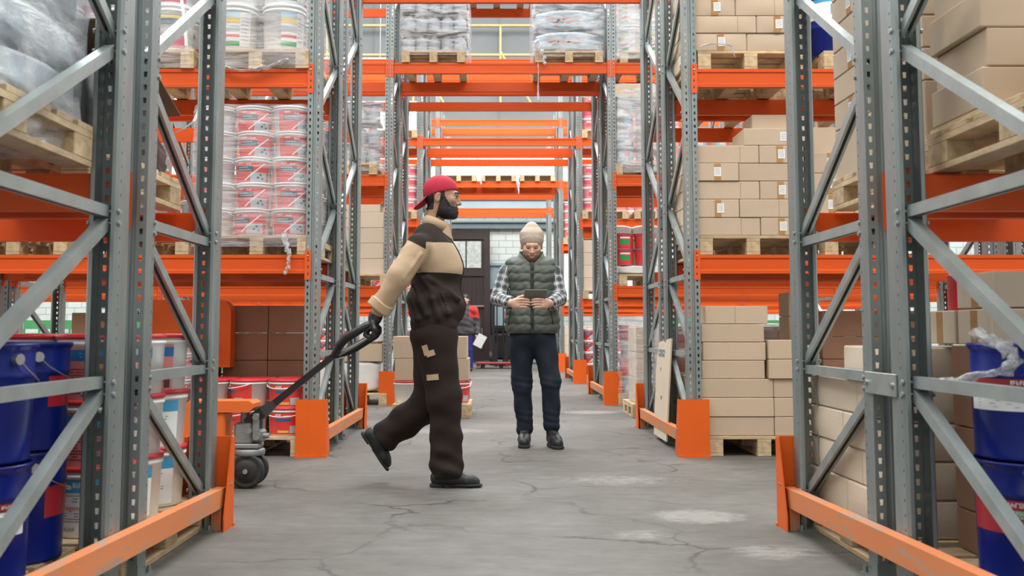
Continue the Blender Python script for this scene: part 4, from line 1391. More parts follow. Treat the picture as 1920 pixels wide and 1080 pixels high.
# rear half, second shelf of the second rack: pale film-wrapped loads seen under the crossbars
for i, x in enumerate((1.85, 2.75)):
    pallet('pallet of wrapped tubs, rear half second shelf, second rack right, number %d' % (i + 1), x, 9.0, S2, .8, 1.05)
    for ix in range(3):
        tub(K_RED, 'red-labelled tub, column %d, rear half second shelf, second rack right pallet %d' % (ix + 1, i + 1), x - .27 + ix * .28, 8.68, S2 + PZ, R(10 * ix), 'tubs on rear second shelf')
# board leaning in the second rack
t = thing('leaning_board', uniq('tall pale hardboard sheet leaning against the second rack, right of tunnel'), 'board', (1.345, 8.35, .035))
m = MB()
poly = [(-.36, .0), (.26, .0), (.33, .55), (.27, .78), (-.33, .82)]
m.prism(poly, 'x', -.006, .006)
m.build('sheet', M['card_pale'], t, (-.04, 0, 0), (0, R(4), 0))
m = MB()
for y, z, w in ((.08, .56, .03), (-.02, .33, .06)):
    m.box(-.0075, -.0055, y - w / 2, y + w / 2, z - .018, z + .012)
m.build('hole_mark', M['wood_grey'], t, (-.04, 0, 0), (0, R(4), 0))

# ------------------------------------------------ aisle between second and third rack
pallet('pallet standing in the cross aisle behind the walking man', -.73, 10.95, 0, .82, .82)
for i, (x, y, rz) in enumerate(((-.99, 10.72, 165), (-.49, 10.72, 10), (-.99, 11.1, 0), (-.49, 11.1, 0))):
    tub(K_REDF if i == 0 else K_REDF, '%s red-lidded bucket under the two cartons in the cross aisle' % ('front left', 'front right', 'back left', 'back right')[i], x, y, PZ, R(rz), 'red-lidded buckets under aisle cartons').scale = (1.13, 1.13, 1.17)
for li in range(2):
    carton('%s of the two big brown cartons on buckets in the cross aisle' % ('lower', 'upper')[li], -.735 - .02 * li, 10.92, PZ + .24 + li * .235, .78, .62, .235, 'card', sticker=.42, group='big cartons in the aisle')

# ------------------------------------------------ third rack, left
pallet('floor pallet under white sacks, third rack left', -1.80, 12.9, 0, .8, 1.1)
M['sack_white'] = plain('white_woven_sack', (.66, .66, .63), rough=.7, var=.08, scale=5, bump=.3, bscale=20)
SACKW = sack_mesh(.54, .5, .40, 2, .35); SACKW.materials.append(M['sack_white'])
for lv in range(1):
    for ix in range(2):
        tag(obj('woven_sack', SACKW, None, (-1.76 - ix * .55, 12.72, PZ + lv * .19)), uniq('white woven sack, %s layer, column %d, floor of third rack left' % (NTH[lv], ix + 1)), 'sack', 'white woven sacks', 'thing')
carton('brown carton with pink mark on white sacks, third rack left', -1.72, 12.66, PZ + .385, .5, .4, .22, 'card', group=None)
SACKS = sack_mesh(.42, .4, .16, 3); SACKS.materials.append(M['sack_white'])
tag(obj('woven_sack', SACKS, None, (-1.62, 12.7, PZ + .61)), uniq('small white sack on top of the carton, third rack left floor'), 'sack', 'white woven sacks', 'thing')
pallet('first shelf pallet under cartons, third rack left', -1.80, 12.9, S1, .8, 1.1)
for li in range(4):
    carton('pale brown carton, %s of the pile, third rack left first shelf' % NTH[li], -1.72 - .015 * (li % 2), 12.62, S1 + PZ + li * .195, .55, .4, .195, 'card_pale', crease=.2, group='cartons on third rack left')
t = carton('open-topped carton on the pile, third rack left first shelf', -1.76, 12.62, S1 + PZ + .78, .5, .38, .10, 'card_pale', group=None)
for s in (-1, 1):
    m = MB(); m.box(-.002, .002, -.17, .17, 0, .15); m.build('flap', M['card_pale'], t, (s * .24, 0, .098), (0, R(s * 50), 0))
# shrink-wrapped canister packs
M['canister'] = plain('grey_canister', (.33, .35, .37), rough=.35, var=.25, scale=5, rnd=.12)
M['canister_dark'] = plain('dark_canister_cap', (.10, .06, .06), rough=.4)
def canister():
    m = MB()
    n = 16
    prof = [(.0, 0), (.075, 0), (.08, .008), (.08, .15), (.074, .165), (.03, .21), (.022, .215), (.022, .235)]
    m.lathe(prof, n)
    a = m.mesh('body', M['canister'])
    c = MB(); c.lathe([(.026, .23), (.026, .25), (0, .252)], 12); c2 = c.mesh('cap', M['canister_dark'])
    return a, c2
CAN, CAP = canister()
def canister_layer(where, x0, y0, z, nx, ny, lname):
    for iy in range(ny):
        for ix in range(nx):
            if iy > 0 and 0 < ix < nx - 1: continue
            t = thing('canister', uniq('grey canister, %s layer, column %d, row %d, %s' % (lname, ix + 1, iy + 1, where)), 'canister', (x0 + ix * .162, y0 + iy * .165, z), 0, 'canisters on ' + where)
            obj('body', CAN, t); obj('cap', CAP, t)
pallet('second shelf pallet under grey canisters, third rack left', -1.95, 12.92, S2, .8, 1.1)
for li in range(3):
    canister_layer('third rack left second shelf', -2.26, 12.52, S2 + PZ + li * .262, 5, 1, NTH[li])
    m = MB(); m.box(-2.35, -1.52, 12.43, 12.75, S2 + PZ + li * .262 + .2535, S2 + PZ + li * .262 + .2605)
    tag(m.build('card_layer', M['card_edge']), uniq('card sheet above %s canister layer, third rack left second shelf' % NTH[li]), 'cardboard sheet', 'card sheets between canisters', 'thing')
film('film round the grey canisters, third rack left second shelf', -2.38, -1.48, 12.40, 12.8, S2 + .05, S2 + PZ + .80, 'film_clear', 51)
# third shelf over the tunnel
pallet('third shelf pallet under grey canisters, over the tunnel', -.85, 12.92, S3, .8, 1.1)
for li in range(3):
    canister_layer('third shelf over tunnel', -1.165, 12.50, S3 + PZ + li * .262, 5, 2, NTH[li])
    m = MB(); m.box(-1.255, -.43, 12.41, 13.2, S3 + PZ + li * .262 + .2535, S3 + PZ + li * .262 + .2605)
    tag(m.build('card_layer', M['card_edge']), uniq('card sheet above %s canister layer over the tunnel' % NTH[li]), 'cardboard sheet', 'card sheets between canisters', 'thing')
film('film round the grey canisters over the tunnel', -1.27, -.40, 12.39, 13.3, S3 + .1, S3 + PZ + .80, 'film_clear', 52)
pallet('third shelf pallet under silver sacks, over the tunnel', .87, 12.95, S3, .86, 1.15)
M['silver_sack'] = plain('silver_shrink_pack', (.36, .42, .46), rough=.22, metal=.25, var=.35, scale=4, bump=.8, bscale=7)
BIGS = sack_mesh(.86, .95, .30, 5); BIGS.materials.append(M['silver_sack'])
M['salmon'] = plain('salmon_print', (.62, .28, .20), rough=.4, var=.1)
for li in range(3):
    t = obj('silver_pack', BIGS, None, (.87, 12.92, S3 + PZ + li * .285), (0, 0, 0))
    tag(t, uniq('silver shrink-wrapped pack, %s of three on pallet over the tunnel' % NTH[li]), 'wrapped pack', 'silver packs over the tunnel', 'thing')
    m = MB()
    rr = random.Random(li)
    for k in range(6):
        x = -.28 + k * .065 + rr.uniform(-.02, .02); z = .09 + rr.uniform(0, .06)
        m.add([(x, -.478, z), (x + .09, -.478, z + .02), (x + .1, -.478, z + .045), (x + .01, -.478, z + .03)], [(0, 1, 2, 3)])
    m.build('print', M['salmon'], t)
film('glossy film round the silver packs over the tunnel', .41, 1.33, 12.40, 13.42, S3 + .08, S3 + PZ + .90, 'film_clear', 53, .012, .012)
film_tail('film rag hanging off the silver pack pallet', [(.46, 12.36, S3 + .26), (.52, 12.35, S3 + .12), (.56, 12.35, S3 - .03)], .07, .03, 15)
film_tail('thin film string with a twisted end below the silver packs', [(.47, 12.35, S3 + .1), (.48, 12.35, S3 - .15), (.475, 12.35, S3 - .38), (.48, 12.35, S3 - .5)], .006, .03, 16)
for i, x in enumerate((-.93, -.05, .83)):
    pallet('top shelf pallet over the tunnel, %s, rear of third rack' % ('left', 'middle', 'right')[i], x, 14.1, S4, .8, 1.1)
    carton('white top-shelf carton over the tunnel, %s pallet' % ('left', 'middle', 'right')[i], x, 14.1, S4 + PZ, .74, .9, .5, 'paper', group='white cartons on top shelf')
# ------------------------------------------------ third rack, right
pallet('second shelf pallet under stacked blue-white tubs, third rack right', 1.84, 12.95, S2, .8, 1.1)
for lv in range(4):
    for ix in range(3):
        for iy in range(3):
            if iy and ix: continue
            tub(K_SMALL, '%s blue-white tub, column %d, row %d, second shelf of third rack right' % (NTH[lv], ix + 1, iy + 1), 1.585 + ix * .25, 12.55 + iy * .27, S2 + PZ + lv * .21, R(25 * lv + 40 * ix), 'blue-white tubs, third rack right')
carton('pale carton lid on the blue-white tubs, third rack right second shelf', 1.82, 12.85, S2 + PZ + .845, .76, .9, .17, 'card_pale', group=None)
film('film round the stacked blue-white tubs, third rack right', 1.465, 2.25, 12.40, 13.4, S2 + .03, S2 + PZ + 1.03, 'film_dense', 61)
pallet('second shelf pallet second from tunnel, third rack right', 2.8, 12.95, S2, .8, 1.1)
for lv in range(2):
    for ix in range(3):
        tub(K_SMALL, '%s blue-white tub of second pallet, column %d, third rack right' % (NTH[lv], ix + 1), 2.53 + ix * .25, 12.55, S2 + PZ + lv * .21, R(30 * ix), 'blue-white tubs, third rack right')
pallet('third shelf pallet under white buckets, third rack right', 1.92, 12.95, S3, .8, 1.1)
for lv in range(3):
    for ix in range(2):
        tub(K_BIG, 'white bucket, %s layer, column %d, third shelf of third rack right' % (NTH[lv], ix + 1), 1.68 + ix * .35, 12.6, S3 + PZ + lv * .355, R(-60), 'white buckets, third shelf right')
film('film round the white buckets on third shelf, third rack right', 1.475, 2.3, 12.40, 13.3, S3 + .05, S3 + PZ + 1.1, 'film_dense', 62)
pallet('first shelf pallet under red-green tubs, third rack right', 1.88, 12.95, S1, .8, 1.1)
SACKP = sack_mesh(.8, .6, .12, 6); SACKP.materials.append(M['sack_white'])
tag(obj('white_bundle', SACKP, None, (1.86, 12.75, S1 + PZ)), uniq('white plastic bundle under the red-green tubs, third rack right'), 'bundle', None, 'thing')
for lv in range(2):
    for ix in range(2):
        tub(K_TIN, '%s red-green tub, column %d, first shelf of third rack right' % (NTH[lv], ix + 1), 1.56 + ix * .275, 12.62, S1 + PZ + .118 + lv * .2, R(10 * ix), 'red-green tubs')
carton('white carton beside red-green tubs, third rack right first shelf', 2.12, 12.72, S1 + PZ + .118, .30, .4, .30, 'paper', group=None)
for ix in range(3):
    o = obj('woven_sack', SACKS, None, (1.62 + ix * .42, 13.9, S1 + PZ + .6)); tag(o, uniq('white sack, column %d, rear half of third rack right' % (ix + 1)), 'sack', 'white sacks, third rack right', 'thing')
# floor: wrapped pink bundles beside the third rack
pallet('floor pallet under wrapped pink bundles, third rack right', 1.85, 12.9, 0, .8, 1.1)
for lv in range(4):
    for ix in range(2):
        tub(K_TIN if (lv + ix) % 2 else K_SMALL, 'tub, %s layer, column %d, pink wrapped bundle, floor of third rack right' % (NTH[lv], ix + 1), 1.61 + ix * .27, 12.5, PZ + lv * .21, R(20 * lv), 'tubs in wrapped bundle')
film('loose glossy film round the floor bundle, third rack right', 1.465, 2.1, 12.34, 13.2, .02, PZ + .95, 'film', 63, .03, .04)
pallet('floor pallet carrying a tall wrapped carton, right side cross aisle', 1.78, 10.95, 0, .8, .8)
for li in range(3):
    carton('pink-grey carton, %s of the wrapped column in the right cross aisle' % NTH[li], 1.74, 10.9, PZ + li * .27, .62, .6, .27, 'card_pink' if 'card_pink' in M else 'card_pale', group='wrapped carton column')
film('film round the pink-grey carton column in the cross aisle', 1.42, 2.07, 10.59, 11.21, .1, PZ + .83, 'film', 64)

# ------------------------------------------------ racks further back
def simple_load(where, x, y, z, kind, nx, nl, seed):
    rr = random.Random(seed)
    pallet('pallet, ' + where, x, y, z, .8, 1.1, detail=False)
    for lv in range(nl):
        for ix in range(nx):
            w = .78 / nx
            if kind == 'white':
                carton('white box, %s layer, column %d, %s' % (NTH[lv], ix + 1, where), x - .39 + w * (ix + .5), y - .25, z + PZ + lv * .26, w - .006, .5, .26, 'paper', group='white boxes far back')
            elif kind == 'pink':
                tub(K_PALE, 'pink-labelled tub, %s layer, column %d, %s' % (NTH[lv], ix + 1, where), x - .27 + .275 * ix, y - .36, z + PZ + lv * .205, rr.uniform(-.5, .5), 'pink tubs far back')
            elif kind == 'red':
                tub(K_RED, 'red tub, %s layer, column %d, %s' % (NTH[lv], ix + 1, where), x - .27 + .28 * ix, y - .36, z + PZ + lv * .2, rr.uniform(-.4, .4), 'red tubs far back')
            else:
                carton('brown box, %s layer, column %d, %s' % (NTH[lv], ix + 1, where), x - .39 + w * (ix + .5), y - .25, z + PZ + lv * .22, w - .006, .5, .22, 'card_pale', group='brown boxes far back')
for i, x in enumerate((-.92, -.02, .87)):
    simple_load('%s of three over tunnel, fifth rack' % ('left', 'middle', 'right')[i], x, FR[4] + .5, S3, 'white', 4, 2, i)
film_tail('film tail below the middle white load, fifth rack', [(-.42, FR[4] - .08, S3 + .15), (-.40, FR[4] - .08, S3 - .06)], .05, .03, 21)
film_tail('film tail below the right white load, fifth rack', [(.42, FR[4] - .08, S3 + .2), (.42, FR[4] - .08, S3), (.44, FR[4] - .08, S3 - .3)], .05, .012, 22)
for (r, s, lv, kind, nl) in ((3, -1, 1, 'red', 3), (3, -1, 2, 'pink', 4), (3, -1, 0, 'red', 4), (4, -1, 1, 'pink', 3), (4, -1, 2, 'red', 4), (3, 1, 1, 'brown', 4), (3, 1, 2, 'pink', 4), (3, 1, 0, 'red', 4), (3, 1, 3, 'pink', 3), (4, 1, 1, 'white', 4), (4, 1, 2, 'pink', 4), (4, 1, 0, 'brown', 4), (4, -1, 0, 'brown', 3), (3, -1, 3, 'white', 2), (5, 1, 0, 'brown', 4), (5, 1, 1, 'brown', 3), (5, -1, 0, 'red', 3)):
    for b in (0, 1):
        where = '%s %s, %s rack, pallet %d' % (LEV[lv], 'left' if s < 0 else 'right', ORD[r], b + 1)
        simple_load(where, s * (1.85 + .92 * b), FR[r] + .52, LZ[lv], kind, 3, nl, r * 10 + lv)
for b in (2, 3, 4):
    for lv, kind in ((1, 'pink'), (2, 'red')):
        simple_load('%s left, fourth rack, pallet %d' % (LEV[lv], b + 1), -(1.85 + .92 * b), FR[3] + .52, LZ[lv], kind, 3, 3, b)
# green crates on the floor further back, seen under the first shelf
def crate():
    m = MB()
    w, d, h = .38, .28, .26
    m.box(-w, w, -d, d, 0, .02)
    for s in (-1, 1):
        m.box(-w, w, s * d - .012, s * d + .012, .0, .1); m.box(-w, w, s * d - .012, s * d + .012, .15, h)
        m.box(s * w - .012, s * w + .012, -d, d, 0, .1); m.box(s * w - .012, s * w + .012, -d, d, .15, h)
        for k in range(5): m.box(-w + k * w / 2 - .01, -w + k * w / 2 + .01, s * d - .012, s * d + .012, .1, .15)
    return m.mesh('plastic_crate', M['green'])
M['green_bright'] = plain('bright_green_plastic', (.10, .42, .16), rough=.4, var=.08)
CRATE = crate()
CRATE.materials[0] = M['green_bright']
for c, x in enumerate((-4.6, -5.6, -3.6, 3.55, 2.5)):
    for lv in range(4):
        o = obj('plastic_crate', CRATE, None, (x, FR[2] + .42, .0 + lv * .262))
        tag(o, uniq('green plastic crate, %s of pile %d, floor of third rack' % (NTH[lv], c + 1)), 'crate', 'green crates', 'thing')

# ============================================================ BODIES: smooth blended solids
def rot_zyx(rx=0, ry=0, rz=0):
    return np.array(Euler((rx, ry, rz)).to_matrix(), dtype=np.float32)

class Solid:
    """a smoothly blended solid sampled on a grid and skinned with surface nets"""
    def __init__(self): self.ops = []
    def cone(self, a, b, ra, rb, k=.02, sub=False):
        self.ops.append(('c', np.array(a, np.float32), np.array(b, np.float32), ra, rb, k, sub)); return self
    def ell(self, c, r, k=.02, rot=None, sub=False):
        self.ops.append(('e', np.array(c, np.float32), np.array(r, np.float32), rot, None, k, sub)); return self
    def box(self, c, h, rd=.01, k=.01, rot=None, sub=False):
        self.ops.append(('b', np.array(c, np.float32), np.array(h, np.float32), rot, rd, k, sub)); return self
    def chain(self, pts, rs, k=.02):
        for i in range(len(pts) - 1): self.cone(pts[i], pts[i + 1], rs[i], rs[i + 1], k)
        return self
    def warp(self, fn): self.ops.append(('w', fn, None, None, None, 0, False)); return self
    def bounds(self):
        lo = np.full(3, 1e9); hi = -lo
        for o in self.ops:
            if o[6]: continue
            if o[0] == 'c':
                for p, r in ((o[1], o[3]), (o[2], o[4])): lo = np.minimum(lo, p - r); hi = np.maximum(hi, p + r)
            elif o[0] == 'e' or o[0] == 'b':
                r = np.linalg.norm(o[2]) if o[3] is not None else o[2]
                lo = np.minimum(lo, o[1] - r); hi = np.maximum(hi, o[1] + r)
        return lo, hi
    def eval(self, P, o0=None):
        f = np.full(P.shape[:-1], 1.0, np.float32)
        first = True
        for o in self.ops:
            t = o[0]
            if t == 'w':
                f = o[1](P, f); continue
            if t == 'c':
                a, b, ra, rb = o[1:5]
                ab = b - a; L2 = max(float(ab @ ab), 1e-9)
                h = np.clip(((P - a) @ ab) / L2, 0, 1)
                d = np.linalg.norm(P - a - h[..., None] * ab, axis=-1) - (ra + (rb - ra) * h)
            elif t == 'e':
                q = P - o[1]
                if o[3] is not None: q = q @ o[3]
                k0 = np.linalg.norm(q / o[2], axis=-1); k1 = np.linalg.norm(q / (o[2] * o[2]), axis=-1)
                d = k0 * (k0 - 1) / np.maximum(k1, 1e-6)
            else:
                q = P - o[1]
                if o[3] is not None: q = q @ o[3]
                q = np.abs(q) - o[2] + o[4]
                d = np.linalg.norm(np.maximum(q, 0), axis=-1) + np.minimum(q.max(axis=-1), 0) - o[4]
            k = o[5]
            if first and not o[6]: f = d; first = False; continue
            if o[6]:
                h = np.clip(.5 - .5 * (f + d) / k, 0, 1) if k > 0 else None
                f = f * (1 - h) + (-d) * h + k * h * (1 - h) if k > 0 else np.maximum(f, -d)
            else:
                h = np.clip(.5 + .5 * (d - f) / k, 0, 1)
                f = d * (1 - h) + f * h - k * h * (1 - h)
        return f
    def skin(self, res, pad=.02, cut=None):
        lo, hi = self.bounds(); lo = lo - pad; hi = hi + pad
        n = np.ceil((hi - lo) / res).astype(int) + 1
        ax = [lo[i] + np.arange(n[i]) * res for i in range(3)]
        P = np.stack(np.meshgrid(*ax, indexing='ij'), -1).astype(np.float32)
        f = self.eval(P)
        if cut is not None: f = cut(P, f)
        return nets(f, lo, res)

def nets(f, lo, res):
    s = f < 0
    nx, ny, nz = f.shape
    acc = np.zeros((nx - 1, ny - 1, nz - 1, 3), np.float32); cnt = np.zeros((nx - 1, ny - 1, nz - 1), np.float32)
    quads = []
    dims = (nx - 1, ny - 1, nz - 1)
    for ax in range(3):
        a = [slice(None)] * 3; b = [slice(None)] * 3
        a[ax] = slice(0, -1); b[ax] = slice(1, None)
        fa, fb = f[tuple(a)], f[tuple(b)]
        cr = (fa < 0) != (fb < 0)
        t = np.where(cr, fa / np.where(np.abs(fa - fb) < 1e-9, 1e-9, fa - fb), 0)
        idx = np.argwhere(cr)
        if len(idx) == 0: continue
        tv = t[cr]
        pos = idx.astype(np.float32); pos[:, ax] += tv
        u, v = [k for k in range(3) if k != ax]
        cells = []
        for du in (0, -1):
            for dv in (0, -1):
                c = idx.copy(); c[:, u] += du; c[:, v] += dv
                ok = np.all(c >= 0, 1) & np.all(c < np.array(dims), 1)
                cc = c[ok]
                np.add.at(acc, (cc[:, 0], cc[:, 1], cc[:, 2]), pos[ok]); np.add.at(cnt, (cc[:, 0], cc[:, 1], cc[:, 2]), 1)
                cells.append((c, ok))
        okall = cells[0][1] & cells[1][1] & cells[2][1] & cells[3][1]
        inside_first = (fa < 0)[cr][okall]
        q = np.stack([cells[0][0][okall], cells[1][0][okall], cells[3][0][okall], cells[2][0][okall]], 1)
        flip = inside_first if ax != 1 else ~inside_first
        q[flip] = q[flip][:, ::-1]
        quads.append(q)
    used = cnt > 0
    ids = np.full(cnt.shape, -1, int); ids[used] = np.arange(used.sum())
    V = acc[used] / cnt[used][:, None] * res + np.array(lo, np.float32)
    Q = np.concatenate(quads)
    F = ids[Q[..., 0], Q[..., 1], Q[..., 2]]
    return V, F[:, ::-1]

def skinned(name, VF, mats, parent=None, org=(0, 0, 0), pick=None, smooth_it=0, mask=None):
    """mesh object from surface nets; pick(face centres) -> material index array"""
    V, F = VF
    if smooth_it:
        n = len(V)
        e = np.concatenate([F[:, [0, 1]], F[:, [1, 2]], F[:, [2, 3]], F[:, [3, 0]]])
        for _ in range(smooth_it):
            S = np.zeros_like(V); c = np.zeros(n, np.float32)
            np.add.at(S, e[:, 0], V[e[:, 1]]); np.add.at(c, e[:, 0], 1)
            np.add.at(S, e[:, 1], V[e[:, 0]]); np.add.at(c, e[:, 1], 1)
            V = V * .5 + .5 * S / np.maximum(c, 1)[:, None]
    C = V[F].mean(1)
    mk = mask(V) if mask is not None else None
    V = V - np.array(org, np.float32)
    me = bpy.data.meshes.new(name)
    me.from_pydata(V.tolist(), [], F.tolist())
    for m in (mats if isinstance(mats, (list, tuple)) else [mats]): me.materials.append(m)
    me.polygons.foreach_set('use_smooth', [True] * len(F))
    if pick is not None: me.polygons.foreach_set('material_index', [int(i) for i in pick(C)])
    if mk is not None:
        at = me.attributes.new('panel', 'FLOAT', 'POINT'); at.data.foreach_set('value', np.clip(mk, -.05, .05).astype(np.float32))
    me.update()
    return obj(name, me, parent)
def seg_dist(P, a, b):
    a = np.array(a, np.float32); b = np.array(b, np.float32)
    ab = b - a
    h = np.clip((P - a) @ ab / (ab @ ab), 0, 1)
    return np.linalg.norm(P - a - h[..., None] * ab, axis=-1), h
def waves(P, dirs, amp):
    s = 0
    for d, w, p in dirs:
        s = s + np.sin(P @ np.array(d, np.float32) * w + p)
    return s * amp / len(dirs)

def cloth_mat(name, col, rough=.85, var=.08, bump=.5, bscale=9, stretch=(1, 1, .35), weave=0.0, sheen=.0):
    m = plain(name, col, rough, 0, var, 4, bump, bscale, 0, .25, stretch)
    return m
def two_cloth(name, c0, c1):
    """cloth of two sewn panels; the seam follows the mesh attribute 'panel'"""
    m = cloth_mat(name, c0, bump=.5)
    nt = m.node_tree; L = nt.links.new; p = nt.nodes['Principled BSDF']
    src = p.inputs['Base Color'].links[0].from_node
    at = N(nt, 'ShaderNodeAttribute'); at.attribute_name = 'panel'
    gt = N(nt, 'ShaderNodeMath', operation='GREATER_THAN'); L(at.outputs['Fac'], gt.inputs[0]); gt.inputs[1].default_value = 0
    mx = N(nt, 'ShaderNodeMix', data_type='RGBA'); mx.inputs['A'].default_value = rgba(c0); mx.inputs['B'].default_value = rgba(c1)
    L(gt.outputs[0], mx.inputs['Factor']); L(mx.outputs['Result'], src.inputs[0])
    return m
M['jacket_brown'] = cloth_mat('dark_brown_work_cloth', (.034, .026, .022), bump=.45)
M['jacket_beige'] = cloth_mat('beige_work_cloth', (.46, .335, .22), bump=.4)
M['trouser_brown'] = cloth_mat('brown_black_trouser_cloth', (.020, .0125, .0105), bump=.5)
M['skin_tan'] = plain('tan_skin', (.41, .225, .145), rough=.5, var=.08, scale=18)
M['skin_pale'] = plain('fair_skin', (.58, .35, .26), rough=.5, var=.08, scale=18)
M['lip'] = plain('lip_skin', (.36, .15, .12), rough=.45, var=.05)
M['hair_black'] = plain('black_hair', (.012, .009, .008), rough=.6, var=.4, scale=90, bump=.6, bscale=180)
M['hair_brown'] = plain('brown_stubble', (.085, .045, .028), rough=.7, var=.35, scale=120, bump=.5, bscale=200)
M['cap_red'] = cloth_mat('crimson_cap_cloth', (.42, .028, .055), bump=.25)
M['glove'] = plain('black_leather_glove', (.018, .019, .019), rough=.42, var=.3, scale=14, bump=.4, bscale=40)
M['shoe_black'] = plain('black_leather_shoe', (.012, .014, .016), rough=.48, var=.2, scale=10, bump=.1)
M['sole'] = plain('dark_shoe_sole', (.018, .017, .016), rough=.8)
M['eye_white'] = plain('eye_white', (.7, .68, .65), rough=.2, var=.02)
M['eye_dark'] = plain('dark_iris', (.02, .012, .01), rough=.15)

# ---- heads: local frame, x forward, y to the person's left, z up; origin mid-skull between the ears
def head_solid(nose=1.0, neck=((-.03, 0, -.09), (-.055, 0, -.19)), nr=(.056, .062), jaw=1.0):
    s = Solid()
    s.ell((-.012, 0, .035), (.100, .078, .096))
    s.ell((.028, 0, -.028), (.070, .063, .088), k=.03)
    s.ell((.060, 0, -.090), (.030, .030, .026), k=.03)
    for y in (-1, 1):
        s.ell((.012, y * .046, -.062), (.034, .020, .032), k=.03)
        s.ell((.066, y * .043, -.014), (.024, .022, .020), k=.025)
        s.ell((.094, y * .031, .008), (.020, .018, .013), k=.012, sub=True)
        s.ell((.073, y * .032, .006), (.018, .019, .014), k=.006)
    s.cone((.086, -.036, .028), (.092, 0, .025), .011, .012, k=.02); s.cone((.092, 0, .025), (.086, .036, .028), .012, .011, k=.02)
    s.chain([(.090, 0, .016), (.102, 0, -.008), (.113, 0, -.028)], [.009, .010, .0125], k=.012)
    for y in (-1, 1):
        s.ell((.099, y * .013, -.032), (.012, .008, .008), k=.008)
        s.ell((.108, y * .007, -.039), (.005, .004, .003), k=.003, sub=True)
    s.ell((.088, 0, -.060), (.014, .027, .009), k=.010)
    s.ell((.086, 0, -.072), (.013, .023, .009), k=.010)
    s.cone((.100, -.02, -.066), (.104, 0, -.0655), .002, .0025, k=.004, sub=True); s.cone((.104, 0, -.0655), (.100, .02, -.066), .0025, .002, k=.004, sub=True)
    s.cone(neck[0], neck[1], nr[0], nr[1], k=.03)
    for y in (-1, 1):
        r = rot_zyx(0, R(12), R(-22 * y))
        s.ell((-.012, y * .080, -.004), (.019, .008, .033), k=.006, rot=r)
        s.ell((-.006, y * .088, .002), (.009, .006, .018), k=.006, rot=r, sub=True)
    return s
def posed(parent, name, loc, rot):
    o = bpy.data.objects.new(name, None); COL.objects.link(o); o.parent = parent; o.location = loc; o.rotation_euler = rot
    return o

class Pose:
    """places head-local geometry in the world"""
    def __init__(self, loc, rot):
        self.m = Matrix.Translation(Vector(loc)) @ Euler(rot).to_matrix().to_4x4()
    def __call__(self, VF):
        V, F = VF
        A = np.array(self.m, np.float32)
        return V @ A[:3, :3].T + A[:3, 3], F

# ---- a hand from joint chains
def hand_solid(palm, fingers, thumb, wrist, pr=.016):
    """palm: list of (a,b,ra,rb) cones; fingers/thumb: joint chains with radii"""
    s = Solid()
    for a, b, ra, rb in palm: s.cone(a, b, ra, rb, k=.012)
    if wrist: s.cone(wrist[0], wrist[1], wrist[2], wrist[3], k=.02)
    for pts, rs in fingers: s.chain(pts, rs, k=.004)
    if thumb: s.chain(thumb[0], thumb[1], k=.007)
    return s

# ============================================================ PERSON: the walking man pulling the pallet truck
O1 = Vector((-0.40, 6.03, 0))
man = thing('person', uniq('walking bearded man in red cap and brown and beige work clothes pulling the pallet truck'), 'person', O1)
org = tuple(O1)
def m1(name, VF, mats, pick=None, sm=1): return skinned(name, VF, mats, man, org, pick, sm)
Yn, Yf = 5.93, 6.13         # near (right) and far (left) side of the hips
# trousers
hipN, knN, anN = (-0.410, 5.940, 0.875), (-0.351, 5.930, 0.511), (-0.330, 5.930, 0.126)
hipF, knF, anF = (-0.431, 6.120, 0.874), (-0.449, 6.130, 0.469), (-0.722, 6.140, 0.258)
s = Solid()
s.ell((-0.419, 6.030, 0.887), (.145, .175, .12), k=.05)
s.chain([hipN, knN], [.125, .098], k=.06)
s.cone(knN, (-0.341, 5.930, 0.302), .098, .088, k=.05)
s.cone((-0.341, 5.930, 0.302), (-0.333, 5.930, 0.101), .088, .100, k=.03)
s.cone(hipF, knF, .122, .100, k=.06)
s.cone(knF, (-0.589, 6.135, 0.368), .100, .096, k=.05)
s.cone((-0.589, 6.135, 0.368), (-0.715, 6.140, 0.271), .096, .092, k=.03)
def wr(P, f):
    a = waves(P, [((.35, .1, 1), 52, .3), ((-.6, .2, 1), 41, 1.9), ((.9, .3, .5), 30, 4.0)], .012)
    low = np.clip((.75 - P[..., 2]) / .6, .25, 1)
    return f + a * low + .0045 * np.sin(P[..., 2] * 70 + 26 * P[..., 0] + 30 * P[..., 1]) * np.clip((.32 - P[..., 2]) / .2, 0, 1)
s.warp(wr)
shin = np.array(anF) - np.array(knF); shin = shin / np.linalg.norm(shin)
endF = np.array((-0.748, 6.140, 0.246), np.float32)
def cutT(P, f):
    f = np.maximum(f, P[..., 2] - .985)
    dF = (P - endF) @ shin.astype(np.float32)
    onF = (np.linalg.norm(P - endF, axis=-1) < .25)
    f = np.where(onF, np.maximum(f, dF), f)
    f = np.maximum(f, .052 - P[..., 2])
    # hollow cuffs
    return f
m1('trousers', s.skin(.0085, cut=cutT), M['trouser_brown'])
